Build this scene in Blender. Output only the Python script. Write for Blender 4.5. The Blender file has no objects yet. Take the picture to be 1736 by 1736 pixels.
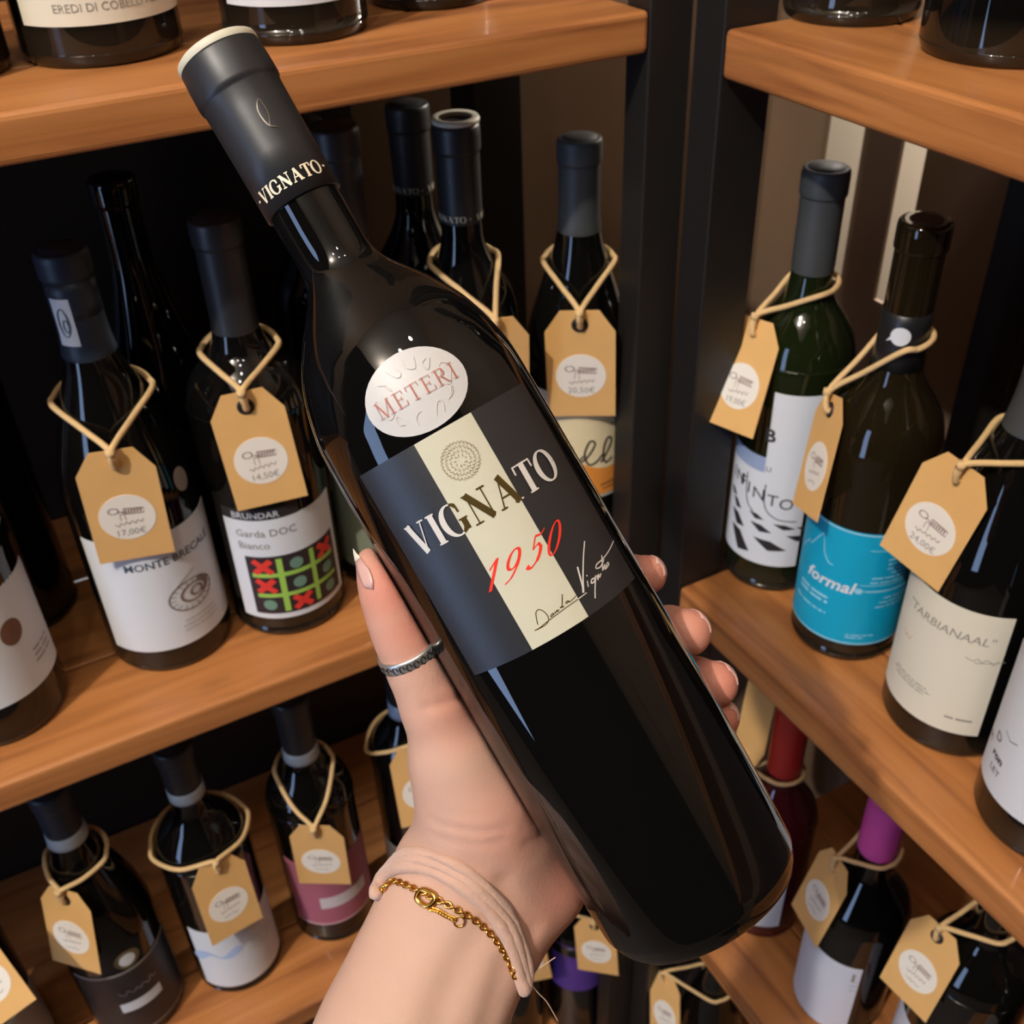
import bpy, bmesh, math, random
import numpy as np
from mathutils import Vector, Matrix

# ------------------------------------------------------------------ camera
SC = bpy.context.scene
F = 1806.8                                   # focal length in pixels of the 1736 px frame
YAW, PITCH, ROLL = 0.4768, 0.6345, -0.03866
CAM = np.array([-0.4228, -0.5560, 0.1358])
def basis(yaw, pitch, roll):
    w = np.array([math.sin(yaw)*math.cos(pitch), math.cos(yaw)*math.cos(pitch), -math.sin(pitch)])
    r0 = np.array([math.cos(yaw), -math.sin(yaw), 0.0]); u0 = np.cross(r0, w)
    r = r0*math.cos(roll)+u0*math.sin(roll); u = -r0*math.sin(roll)+u0*math.cos(roll)
    return r, u, w
CR, CU, CW = basis(YAW, PITCH, ROLL)
cam_data = bpy.data.cameras.new('camera'); cam = bpy.data.objects.new('camera', cam_data)
SC.collection.objects.link(cam); SC.camera = cam
cam_data.sensor_width = 36.0; cam_data.lens = 36.0*F/1736.0
cam_data.clip_start = 0.01; cam_data.clip_end = 50
cam.matrix_world = Matrix([[CR[0], CU[0], -CW[0], CAM[0]], [CR[1], CU[1], -CW[1], CAM[1]],
                           [CR[2], CU[2], -CW[2], CAM[2]], [0, 0, 0, 1]])
cam_data.dof.use_dof = True; cam_data.dof.focus_distance = 0.335; cam_data.dof.aperture_fstop = 24.0

# ------------------------------------------------------------------ world, lamps, exposure
world = bpy.data.worlds.new('world'); SC.world = world; world.use_nodes = True
world.node_tree.nodes['Background'].inputs[0].default_value = (0.55, 0.50, 0.46, 1)
world.node_tree.nodes['Background'].inputs[1].default_value = 0.012
SC.view_settings.view_transform = 'Standard'; SC.view_settings.look = 'None'
SC.view_settings.gamma = 1.0; SC.view_settings.use_curve_mapping = False
SC.view_settings.exposure = 0.15
def spot(loc, energy, size=0.035, col=(1.0, 0.945, 0.88), kind='POINT'):
    l = bpy.data.lights.new('ceiling_and_slit_lamp', kind); l.energy = energy; l.color = col; l.shadow_soft_size = size
    o = bpy.data.objects.new('ceiling_and_slit_lamp', l); SC.collection.objects.link(o); o.location = loc
    return o
for loc, e in (((-2.05, -1.12, 2.15), 225), ((-0.62, -0.62, 1.24), 4), ((-0.28, -0.50, 1.26), 3),
               ((-0.42, -1.00, 1.24), 5), ((-0.90, -0.95, 1.25), 8)):
    spot(loc, e)
spot((0.72, 0.30, 0.25), 40, 0.05)             # added lamp behind the right-hand wall, makes the invented slits shine
def area(name, loc, rot, sx, sy, energy, col):
    l = bpy.data.lights.new(name, 'AREA'); l.shape = 'RECTANGLE'; l.size = sx; l.size_y = sy; l.energy = energy; l.color = col
    o = bpy.data.objects.new(name, l); SC.collection.objects.link(o); o.location = loc; o.rotation_euler = rot
    return o
# daylight that comes in through the shop window in the wall on the left
area('window_daylight', (-2.52, -0.75, -0.15), (0, math.radians(-90), 0), 1.9, 0.42, 15, (0.42, 0.60, 1.0))

# ------------------------------------------------------------------ helpers
COL = SC.collection
rng = random.Random(7)
def U(px, py, d):
    return CAM + (CW + CR*(px-868.0)/F - CU*(py-868.0)/F)*d
def proj(P):
    d = np.asarray(P, float)-CAM; z = d@CW
    return np.array([868+F*(d@CR)/z, 868-F*(d@CU)/z])
def srgb(r, g, b):
    f = lambda c: (c/255)/12.92 if c/255 <= 0.04045 else ((c/255+0.055)/1.055)**2.4
    return (f(r), f(g), f(b), 1)
MATS = {}
def mat(name, col, rough=0.5, metal=0.0, spec=0.5, coat=0.0, trans=0.0, ior=1.5, bump=0.0, bscale=400.0, sss=0.0, sheen=0.0, vary=0.0, vscale=30.0, emit=None):
    if name in MATS: return MATS[name]
    m = bpy.data.materials.new(name); m.use_nodes = True; nt = m.node_tree; b = nt.nodes['Principled BSDF']
    b.inputs['Base Color'].default_value = col; b.inputs['Roughness'].default_value = rough
    b.inputs['Metallic'].default_value = metal; b.inputs['IOR'].default_value = ior
    b.inputs['Specular IOR Level'].default_value = spec
    b.inputs['Coat Weight'].default_value = coat; b.inputs['Transmission Weight'].default_value = trans
    if sheen: b.inputs['Sheen Weight'].default_value = sheen
    tc = nt.nodes.new('ShaderNodeTexCoord')
    if vary:
        n = nt.nodes.new('ShaderNodeTexNoise'); n.inputs['Scale'].default_value = vscale; n.inputs['Detail'].default_value = 4
        nt.links.new(tc.outputs['Object'], n.inputs['Vector'])
        mx = nt.nodes.new('ShaderNodeMix'); mx.data_type = 'RGBA'; mx.inputs[6].default_value = [c*(1-vary) for c in col[:3]]+[1]
        mx.inputs[7].default_value = [min(1, c*(1+vary)) for c in col[:3]]+[1]
        nt.links.new(n.outputs['Fac'], mx.inputs[0]); nt.links.new(mx.outputs[2], b.inputs['Base Color'])
    if bump:
        n = nt.nodes.new('ShaderNodeTexNoise'); n.inputs['Scale'].default_value = bscale; n.inputs['Detail'].default_value = 3
        nt.links.new(tc.outputs['Object'], n.inputs['Vector'])
        bp = nt.nodes.new('ShaderNodeBump'); bp.inputs['Strength'].default_value = bump; bp.inputs['Distance'].default_value = 0.0005
        nt.links.new(n.outputs['Fac'], bp.inputs['Height']); nt.links.new(bp.outputs['Normal'], b.inputs['Normal'])
    if emit:
        b.inputs['Emission Color'].default_value = emit[0]; b.inputs['Emission Strength'].default_value = emit[1]
    MATS[name] = m
    return m
def glass_mat(name, col, heel, rough=0.03):
    """dark bottle glass full of wine; the thick heel without wine behind it is a paler glass"""
    m = mat(name, col, rough=rough); nt = m.node_tree; b = nt.nodes['Principled BSDF']
    tc = nt.nodes.new('ShaderNodeTexCoord'); sp = nt.nodes.new('ShaderNodeSeparateXYZ'); nt.links.new(tc.outputs['Object'], sp.inputs[0])
    rp = nt.nodes.new('ShaderNodeValToRGB'); mr = nt.nodes.new('ShaderNodeMapRange')
    mr.inputs['From Min'].default_value = 0.0; mr.inputs['From Max'].default_value = 0.05
    nt.links.new(sp.outputs['Z'], mr.inputs['Value']); nt.links.new(mr.outputs[0], rp.inputs[0])
    rp.color_ramp.elements[0].position = 0.30; rp.color_ramp.elements[0].color = heel
    rp.color_ramp.elements[1].position = 0.48; rp.color_ramp.elements[1].color = col
    nt.links.new(rp.outputs[0], b.inputs['Base Color'])
    return m
def wood_mat(name, c1, c2, c3):
    m = mat(name, c1, rough=0.42, coat=0.15); nt = m.node_tree; b = nt.nodes['Principled BSDF']
    tc = nt.nodes.new('ShaderNodeTexCoord'); oi = nt.nodes.new('ShaderNodeObjectInfo')
    ad = nt.nodes.new('ShaderNodeVectorMath'); ad.operation = 'ADD'
    cb = nt.nodes.new('ShaderNodeCombineXYZ')
    mu = nt.nodes.new('ShaderNodeMath'); mu.operation = 'MULTIPLY'; mu.inputs[1].default_value = 7.0
    nt.links.new(oi.outputs['Random'], mu.inputs[0]); nt.links.new(mu.outputs[0], cb.inputs[0]); nt.links.new(mu.outputs[0], cb.inputs[1])
    nt.links.new(tc.outputs['Object'], ad.inputs[0]); nt.links.new(cb.outputs[0], ad.inputs[1])
    mp = nt.nodes.new('ShaderNodeMapping'); mp.inputs['Scale'].default_value = (2.2, 30.0, 45.0); nt.links.new(ad.outputs[0], mp.inputs[0])
    n1 = nt.nodes.new('ShaderNodeTexNoise'); n1.inputs['Scale'].default_value = 2.0; n1.inputs['Detail'].default_value = 6; n1.inputs['Distortion'].default_value = 0.6
    nt.links.new(mp.outputs[0], n1.inputs['Vector'])
    rp = nt.nodes.new('ShaderNodeValToRGB'); e = rp.color_ramp.elements
    e[0].position = 0.30; e[0].color = c3; e[1].position = 0.72; e[1].color = c2
    k = rp.color_ramp.elements.new(0.5); k.color = c1
    nt.links.new(n1.outputs['Fac'], rp.inputs[0])
    # knots: sparse dark spots
    mk = nt.nodes.new('ShaderNodeMapping'); mk.inputs['Scale'].default_value = (5.0, 14.0, 14.0); nt.links.new(ad.outputs[0], mk.inputs[0])
    vo = nt.nodes.new('ShaderNodeTexVoronoi'); vo.inputs['Scale'].default_value = 1.1; nt.links.new(mk.outputs[0], vo.inputs['Vector'])
    kr = nt.nodes.new('ShaderNodeValToRGB'); kr.color_ramp.elements[0].position = 0.05; kr.color_ramp.elements[0].color = (0.7, 0.7, 0.7, 1)
    kr.color_ramp.elements[1].position = 0.13; kr.color_ramp.elements[1].color = (0, 0, 0, 1)
    nt.links.new(vo.outputs['Distance'], kr.inputs[0])
    mx = nt.nodes.new('ShaderNodeMix'); mx.data_type = 'RGBA'; mx.inputs[7].default_value = [c*0.35 for c in c3[:3]]+[1]
    nt.links.new(kr.outputs[0], mx.inputs[0]); nt.links.new(rp.outputs[0], mx.inputs[6]); nt.links.new(mx.outputs[2], b.inputs['Base Color'])
    bp = nt.nodes.new('ShaderNodeBump'); bp.inputs['Strength'].default_value = 0.12; bp.inputs['Distance'].default_value = 0.001
    nt.links.new(n1.outputs['Fac'], bp.inputs['Height']); nt.links.new(bp.outputs['Normal'], b.inputs['Normal'])
    return m

def new_obj(name, me, parent=None):
    o = bpy.data.objects.new(name, me); COL.objects.link(o)
    if parent is not None: o.parent = parent
    return o
def mesh(name, verts, faces, m=None, parent=None, smooth=True, mats=None, idx=None):
    me = bpy.data.meshes.new(name); me.from_pydata([tuple(map(float, v)) for v in verts], [], [tuple(map(int, f)) for f in faces]); me.update()
    if m is not None: me.materials.append(m)
    if mats:
        for k in mats: me.materials.append(k)
        me.polygons.foreach_set('material_index', np.array(idx, dtype=np.int32))
    if smooth: me.polygons.foreach_set('use_smooth', np.ones(len(me.polygons), dtype=bool))
    return new_obj(name, me, parent)
def tag(o, label, cat, group=None):
    o['label'] = label; o['category'] = cat
    if group: o['group'] = group
    return o
def empty(name, loc=(0, 0, 0), mat4=None):
    o = bpy.data.objects.new(name, None); COL.objects.link(o); o.empty_display_size = 0.02
    if mat4 is not None: o.matrix_world = mat4
    else: o.location = loc
    return o
def box_data(x0, x1, y0, y1, z0, z1, bev=0.0, seg=2):
    bm = bmesh.new(); bmesh.ops.create_cube(bm, size=1)
    for v in bm.verts: v.co = Vector((x0 if v.co.x < 0 else x1, y0 if v.co.y < 0 else y1, z0 if v.co.z < 0 else z1))
    if bev: bmesh.ops.bevel(bm, geom=bm.edges[:], offset=bev, segments=seg, affect='EDGES', profile=0.5)
    return bm
def box(name, b, m, parent=None, bev=0.0, smooth=False):
    bm = box_data(*b, bev=bev); me = bpy.data.meshes.new(name); bm.to_mesh(me); bm.free(); me.materials.append(m)
    return new_obj(name, me, parent)
def lathe_data(prof, n=64):
    V, Fc = [], []
    for r, z in prof:
        for i in range(n):
            a = 2*math.pi*i/n; V.append((r*math.sin(a), -r*math.cos(a), z))
    for k in range(len(prof)-1):
        for i in range(n):
            j = (i+1) % n; Fc.append((k*n+i, k*n+j, (k+1)*n+j, (k+1)*n+i))
    o = len(V); V += V[:n]+V[(len(prof)-1)*n:len(prof)*n]            # end discs with their own vertices keep crisp edges
    Fc.append(tuple(reversed(range(o, o+n)))); Fc.append(tuple(o+n+i for i in range(n)))
    return V, Fc
def prof_r(prof, z):
    zs = [p[1] for p in prof]; rs = [p[0] for p in prof]
    return float(np.interp(z, zs, rs))
def smooth_prof(ctrl, per=6):
    """monotone-ish Catmull-Rom through (r,z) control points; a third value 1 marks a sharp corner"""
    P = [np.array(c[:2], float) for c in ctrl]; out = []
    for i in range(len(P)-1):
        p0 = P[i-1] if i > 0 and len(ctrl[i]) == 2 else P[i]; p3 = P[i+2] if i+2 < len(P) and len(ctrl[i+1]) == 2 else P[i+1]
        for k in range(per):
            t = k/per
            v = 0.5*((2*P[i])+(P[i+1]-p0)*t+(2*p0-5*P[i]+4*P[i+1]-p3)*t*t+(3*P[i]-p0-3*P[i+1]+p3)*t**3)
            r_ = min(max(v[0], min(P[i][0], P[i+1][0])), max(P[i][0], P[i+1][0])); z_ = min(max(v[1], min(P[i][1], P[i+1][1])), max(P[i][1], P[i+1][1]))
            out.append((max(r_, 0.0005), z_))
    out.append(tuple(P[-1])); return out
def patch_data(phi0, phi1, z0, z1, prof, off=0.0002, nphi=28, nz=3, z_top_fn=None, thick=0.00015):
    """label wrapped on the lathe surface, a thin closed sheet"""
    V, Fc = [], []
    for layer in (off+thick, off-0.0001):
        for k in range(nz+1):
            for i in range(nphi+1):
                a = phi0+(phi1-phi0)*i/nphi; zt = z_top_fn(a) if z_top_fn else z1
                z = z0+(zt-z0)*k/nz; r = prof_r(prof, z)+layer
                V.append((r*math.sin(a), -r*math.cos(a), z))
    W = nphi+1; N = W*(nz+1); V += [tuple(p) for p in V]; B2 = 2*N     # the rim has its own vertices
    for k in range(nz):
        for i in range(nphi):
            a = k*W+i; Fc.append((a, a+1, a+W+1, a+W)); Fc.append((N+a, N+a+W, N+a+W+1, N+a+1))
    rim = []
    for i in range(nphi):
        rim.append((i+1, i, N+i, N+i+1)); a = nz*W+i; rim.append((a, a+1, N+a+1, N+a))
    for k in range(nz):
        a = k*W; rim.append((a, a+W, N+a+W, N+a)); a = k*W+nphi; rim.append((a+W, a, N+a, N+a+W))
    Fc += [tuple(B2+q for q in f) for f in rim]
    return V, Fc
def tube_data(pts, r, n=8, closed=False, flat=1.0, up=None):
    P = [np.array(p, float) for p in pts]; m = len(P); V, Fc = [], []
    rs = r if hasattr(r, '__len__') else [r]*m
    nrm = None
    for i in range(m):
        a = P[(i-1) % m] if (closed or i > 0) else P[i]; b = P[(i+1) % m] if (closed or i < m-1) else P[i]
        t = b-a; t = t/(np.linalg.norm(t)+1e-12)
        if nrm is None:
            h = np.array(up) if up is not None else (np.array([0, 0, 1.0]) if abs(t[2]) < 0.9 else np.array([1.0, 0, 0])); nrm = h
        nrm = nrm-t*(nrm@t); nrm = nrm/(np.linalg.norm(nrm)+1e-12); bi = np.cross(t, nrm)
        for k in range(n):
            an = 2*math.pi*k/n; V.append(P[i]+rs[i]*(nrm*math.cos(an)*flat+bi*math.sin(an)))
    for i in range(m if closed else m-1):
        for k in range(n):
            j = (k+1) % n; i2 = (i+1) % m
            Fc.append((i*n+k, i*n+j, i2*n+j, i2*n+k))
    if not closed:
        Fc.append(tuple(reversed(range(n)))); Fc.append(tuple((m-1)*n+k for k in range(n)))
    return V, Fc
def spline(pts, per=8, closed=False):
    P = [np.array(p, float) for p in pts]; n = len(P); out = []
    for i in range(n if closed else n-1):
        g = (lambda j: P[j % n]) if closed else (lambda j: P[max(0, min(n-1, j))])
        p0, p1, p2, p3 = g(i-1), g(i), g(i+1), g(i+2)
        for k in range(per):
            t = k/per; out.append(0.5*((2*p1)+(p2-p0)*t+(2*p0-5*p1+4*p2-p3)*t*t+(3*p1-p0-3*p2+p3)*t**3))
    if not closed: out.append(P[-1])
    return out
def join(parts):
    V, Fc = [], []
    for v, f in parts:
        o = len(V); V += list(v); Fc += [tuple(i+o for i in q) for q in f]
    return V, Fc

# ---- flat print: strokes and letters as 2-D shapes (u right, v up), wrapped later
def ribbon(pts, w, closed=False):
    P = [np.array(p, float) for p in pts]; n = len(P); V, Fc = [], []
    ws = w if hasattr(w, '__len__') else [w]*n
    for i in range(n):
        a = P[(i-1) % n] if (closed or i > 0) else P[i]; b = P[(i+1) % n] if (closed or i < n-1) else P[i]
        t = b-a; t = t/(np.linalg.norm(t)+1e-12); nn = np.array([-t[1], t[0]])*ws[i]/2
        V.append(P[i]-nn); V.append(P[i]+nn)
    for i in range(n if closed else n-1):
        j = (i+1) % n; Fc.append((2*i, 2*j, 2*j+1, 2*i+1))
    return V, Fc
def line(a, b, w, k=4): return ribbon([np.array(a)+(np.array(b)-np.array(a))*i/k for i in range(k+1)], w)
def ell(cx, cy, rx, ry, w0, w1, a0=0, a1=360, n=28, tilt=0.0):
    pts, ws = [], []
    for i in range(n+1):
        a = math.radians(a0+(a1-a0)*i/n); x, y = rx*math.cos(a), ry*math.sin(a)
        pts.append((cx+x+tilt*y, cy+y)); ws.append(w0+(w1-w0)*abs(math.cos(a))**1.5)
    return ribbon(pts, ws)
def disc2(cx, cy, rx, ry, n=24):
    return [(cx, cy)]+[(cx+rx*math.cos(2*math.pi*i/n), cy+ry*math.sin(2*math.pi*i/n)) for i in range(n)], [(0, i+1, (i+1) % n+1) for i in range(n)]
def serif_caps(txt, h, T=0.20, t=0.055, gap=0.10):
    """roman capitals with thick and hairline strokes; returns (shape, width)"""
    def V(): return [line((.14, 1), (.46, 0), T), line((.46, 0), (.76, 1), t), line((0, .97), (.30, .97), t), line((.62, .97), (.90, .97), t)], .90
    def I(): return [line((.18, 0), (.18, 1), T), line((0, .03), (.36, .03), t), line((0, .97), (.36, .97), t)], .36
    def G(): return [ell(.45, .5, .40, .50, t, T, 48, 318), line((.78, .06), (.78, .42), T*.9), line((.60, .42), (.94, .42), t), line((.72, .92), (.74, .66), t*1.6)], .94
    def N(): return [line((.16, 0), (.16, 1), t), line((.14, .98), (.76, .02), T), line((.77, 0), (.77, 1), t), line((0, .03), (.32, .03), t), line((0, .97), (.2, .97), t), line((.61, .97), (.93, .97), t)], .93
    def A(): return [line((.12, 0), (.44, 1), t), line((.42, 1), (.78, 0), T), line((.22, .34), (.64, .34), t), line((0, .03), (.26, .03), t), line((.60, .03), (.96, .03), t)], .96
    def Tt(): return [line((.41, 0), (.41, 1), T), line((.02, .97), (.80, .97), t), line((.04, .98), (.03, .72), t*1.4), line((.78, .98), (.79, .72), t*1.4), line((.22, .03), (.60, .03), t)], .82
    def O(): return [ell(.44, .5, .40, .50, t, T)], .88
    def M(): return [line((.14, 0), (.17, 1), t), line((.17, 1), (.52, 0), T), line((.52, 0), (.90, 1), t), line((.92, 0), (.90, 1), T), line((0, .03), (.28, .03), t), line((.74, .03), (1.1, .03), t), line((.02, .97), (.2, .97), t), line((.88, .97), (1.06, .97), t)], 1.1
    def E_(): return [line((.18, 0), (.18, 1), T), line((0, .03), (.68, .03), t), line((0, .97), (.64, .97), t), line((.18, .52), (.48, .52), t), line((.66, .02), (.70, .28), t*1.4), line((.62, .98), (.64, .74), t*1.4), line((.48, .40), (.48, .64), t*1.4)], .72
    def R_(): return [line((.18, 0), (.18, 1), T), line((0, .03), (.36, .03), t), line((0, .97), (.40, .97), t), ell(.38, .75, .26, .23, t, T, -90, 90), line((.18, .52), (.40, .52), t), line((.40, .52), (.72, .02), T*.8), line((.66, .03), (.86, .03), t)], .86
    D = dict(V=V, I=I, G=G, N=N, A=A, T=Tt, O=O, M=M, E=E_, R=R_)
    parts, x = [], 0.0
    for c in txt:
        if c == ' ': x += 0.45; continue
        if c == '-': parts.append(([(x+0.05, .42), (x+.30, .42), (x+.30, .58), (x+.05, .58)], [(0, 1, 2, 3)])); x += .35+gap; continue
        sh, w = D[c]()
        for v, f in sh: parts.append(([(p[0]+x, p[1]) for p in v], f))
        x += w+gap
    v, f = join(parts); return ([(p[0]*h, p[1]*h) for p in v], f), (x-gap)*h
_dg = None
def text2(txt, h, shear=0.0, bold=0.0):
    """text in Blender's own font as flat shapes; returns (shape, width)"""
    cu = bpy.data.curves.new('txt', 'FONT'); cu.body = txt; cu.size = h*1.37; cu.resolution_u = 2; cu.shear = shear; cu.offset = bold
    ob = bpy.data.objects.new('txt', cu); COL.objects.link(ob)
    bpy.context.view_layer.update(); dg = bpy.context.evaluated_depsgraph_get()
    me = ob.evaluated_get(dg).to_mesh()
    V = [(v.co.x, v.co.y) for v in me.vertices]; Fc = [tuple(p.vertices) for p in me.polygons]
    ob.evaluated_get(dg).to_mesh_clear(); bpy.data.objects.remove(ob); bpy.data.curves.remove(cu)
    w = max([v[0] for v in V] or [0])
    return (V, Fc), w
def at2(shape, du, dv, s=1.0, rot=0.0):
    c, k = math.cos(rot)*s, math.sin(rot)*s
    return [(p[0]*c-p[1]*k+du, p[0]*k+p[1]*c+dv) for p in shape[0]], shape[1]
def slice_u(shape, step=0.0035):
    """cut a flat shape into narrow vertical slices so that it can bend"""
    us = [p[0] for p in shape[0]]
    if max(us)-min(us) < step or max(max(shape[0][i][0] for i in f)-min(shape[0][i][0] for i in f) for f in shape[1]) < step: return shape
    bm = bmesh.new(); vs = [bm.verts.new((p[0], p[1], 0)) for p in shape[0]]
    for f in shape[1]:
        try: bm.faces.new([vs[i] for i in f])
        except ValueError: pass
    u = math.floor(min(us)/step)*step+step
    while u < max(us):
        bmesh.ops.bisect_plane(bm, geom=bm.verts[:]+bm.edges[:]+bm.faces[:], plane_co=(u, 0, 0), plane_no=(1, 0, 0), dist=1e-7); u += step
    bm.verts.index_update(); out = [(v.co.x, v.co.y) for v in bm.verts], [tuple(v.index for v in f.verts) for f in bm.faces]; bm.free(); return out
def wrap(shape, prof, phi0, z0, off=0.00045):
    """flat shape onto a lathe: u = arc length from phi0, v = height from z0"""
    shape = slice_u(shape); V = []
    for u, v in shape[0]:
        r = prof_r(prof, z0+v); a = phi0+u/max(r, 1e-4); V.append(((r+off)*math.sin(a), -(r+off)*math.cos(a), z0+v))
    return V, shape[1]

# ------------------------------------------------------------------ materials
M_WOOD = wood_mat('stained_pine', srgb(176, 113, 61), srgb(194, 130, 74), srgb(140, 84, 45))
M_POST = mat('black_lacquer', srgb(26, 23, 20), rough=0.48, bump=0.15, bscale=120)
M_WALL = mat('taupe_wall', srgb(128, 104, 82), rough=0.55, vary=0.15, vscale=6)
M_PALE = mat('slit_backing_paint', srgb(240, 224, 200), rough=0.5)  # paint of the added surface behind the wall slits
M_CEIL = mat('ceiling_paint', srgb(200, 190, 178), rough=0.9)
M_FLOOR = mat('floor_boards', srgb(92, 78, 66), rough=0.6, vary=0.2, vscale=5)
G_DARK = glass_mat('dark_glass', (0.0035, 0.0032, 0.0028, 1), srgb(34, 27, 19))
G_GREEN = glass_mat('green_glass', (0.008, 0.012, 0.003, 1), srgb(36, 33, 24))
G_HELD = mat('held_glass', (0.003, 0.0028, 0.0026, 1), rough=0.025)
M_CAPB = mat('black_foil', srgb(38, 38, 40), rough=0.42, spec=0.5)
M_CAPG = mat('grey_foil', srgb(64, 66, 66), rough=0.5)
M_CAPN = mat('navy_foil', srgb(34, 44, 56), rough=0.45)
M_CREAM = mat('cream_rim', srgb(208, 202, 180), rough=0.5)
M_PAPW = mat('white_paper', srgb(220, 222, 224), rough=0.75)
M_PAPC = mat('cream_paper', srgb(226, 218, 196), rough=0.75)
M_INK = mat('black_ink', srgb(40, 36, 36), rough=0.6)
M_GREY = mat('grey_ink', srgb(150, 142, 132), rough=0.7)
M_KRAFT = mat('kraft_card', srgb(222, 172, 104), rough=0.8, vary=0.06, vscale=60)
M_STICK = mat('sticker_paper', srgb(238, 228, 212), rough=0.7)
M_BROWNINK = mat('brown_ink', srgb(132, 112, 104), rough=0.7)
M_TWINE = mat('jute_twine', srgb(222, 184, 128), rough=0.9, bump=0.8, bscale=900, vary=0.12, vscale=300)
M_EYE = mat('black_eyelet', srgb(34, 30, 28), rough=0.35)
M_SILVER = mat('silver', srgb(214, 210, 204), rough=0.34, metal=0.85)
M_GOLD = mat('gold', srgb(226, 172, 84), rough=0.22, metal=1.0)

# ------------------------------------------------------------------ room shell
def struct(o): o['kind'] = 'structure'; return o
struct(box('wall_back', (-2.7, 0.36, 0.33, 0.43, -1.6, 2.4), M_WALL))
_bm = None
def wall_pieces(name, boxes, m):
    V, Fc = [], []
    for bx in boxes:
        bm = box_data(*bx); o = len(V); bm.verts.index_update(); V += [tuple(v.co) for v in bm.verts]; Fc += [tuple(o+v.index for v in f.verts) for f in bm.faces]; bm.free()
    return struct(mesh(name, V, Fc, m, None, smooth=False))
S1, S2, SZ = (0.196, 0.246), (0.118, 0.148), -0.34                # two invented slits with a lit space behind, standing in for bright streaks
wall_pieces('wall_right', [(0.36, 0.364, -2.7, S2[0], -1.6, 2.4), (0.36, 0.364, S2[1], S1[0], -1.6, 2.4), (0.36, 0.364, S1[1], 0.43, -1.6, 2.4),
                           (0.36, 0.364, S2[0], S2[1], -1.6, SZ), (0.36, 0.364, S1[0], S1[1], -1.6, SZ), (0.36, 0.364, S2[0], S2[1], 1.2, 2.4), (0.36, 0.364, S1[0], S1[1], 1.2, 2.4)], M_WALL)
struct(box('slit_backing', (1.05, 1.10, -1.2, 2.2, -1.6, 2.4), M_PALE))  # added pale surface, lit from behind the wall to fill the slits with brightness
struct(box('floor', (-2.7, 0.46, -2.7, 0.43, -1.7, -1.6), M_FLOOR))
struct(box('ceiling', (-2.7, 0.46, -2.7, 0.43, 2.4, 2.5), M_CEIL))

# ------------------------------------------------------------------ shelving: two units meeting in the corner
TH = 0.0242
ZL = [0.0, -0.40, -0.80, -1.20]; DEP = 0.285
ZR = [-0.009, -0.434, -0.837, -1.235]; THR = 0.028
def planks(parent, z, th, length, front_to_back):
    for k, (d0, d1) in enumerate(front_to_back):
        bm = box_data(0, length, d0+0.0004, d1-0.0004, z-th, z, bev=0.0035 if k == 0 else 0.0012, seg=3)
        me = bpy.data.meshes.new('plank'); bm.to_mesh(me); bm.free(); me.materials.append(M_WOOD)
        new_obj('plank', me, parent)
CUTS = [(0, 0.088), (0.088, 0.188), (0.188, DEP)]
left = empty('shelving_unit', (-1.55, 0.0, 0.0)); LX = 1.55-0.0315
tag(left, 'wooden shelves with black uprights along the back wall, left of the corner', 'shelving')
for z in ZL: planks(left, z, TH, LX, CUTS)
for x0, x1, y0, y1 in ((1.5186, 1.5496, 0.0, 0.025), (1.518, 1.562, 0.24, 0.285), (0.0, 0.03, -0.002, 0.03), (0.0, 0.044, 0.24, 0.285)):
    box('upright', (x0, x1, y0, y1, -1.6, 0.75), M_POST, left, bev=0.0012)
box('back_panel', (0.0, 1.43, 0.286, 0.298, -1.6, 0.75), mat('dark_panel', srgb(34, 29, 25), rough=.5), left)
right = empty('shelving_unit', (0.0, 0.0, 0.0)); right.rotation_euler = (0, 0, -math.pi/2)
tag(right, 'wooden shelves with black uprights running forward from the corner, on the right', 'shelving')
for z in ZR:
    sub = planks  # boards run along local x, which points at the viewer
    for k, (d0, d1) in enumerate(CUTS):
        bm = box_data(0.0295, 1.5, d0+0.0004, d1-0.0004, z-THR, z, bev=0.0035 if k == 0 else 0.0012, seg=3)
        me = bpy.data.meshes.new('plank'); bm.to_mesh(me); bm.free(); me.materials.append(M_WOOD); new_obj('plank', me, right)
for x0, x1, y0, y1 in ((0.0006, 0.0292, 0.0006, 0.040), (0.029, 0.075, 0.285, 0.33), (1.47, 1.5, -0.002, 0.03)):
    box('upright', (x0, x1, y0, y1, -1.6, 0.75), M_POST, right, bev=0.0012)

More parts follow.
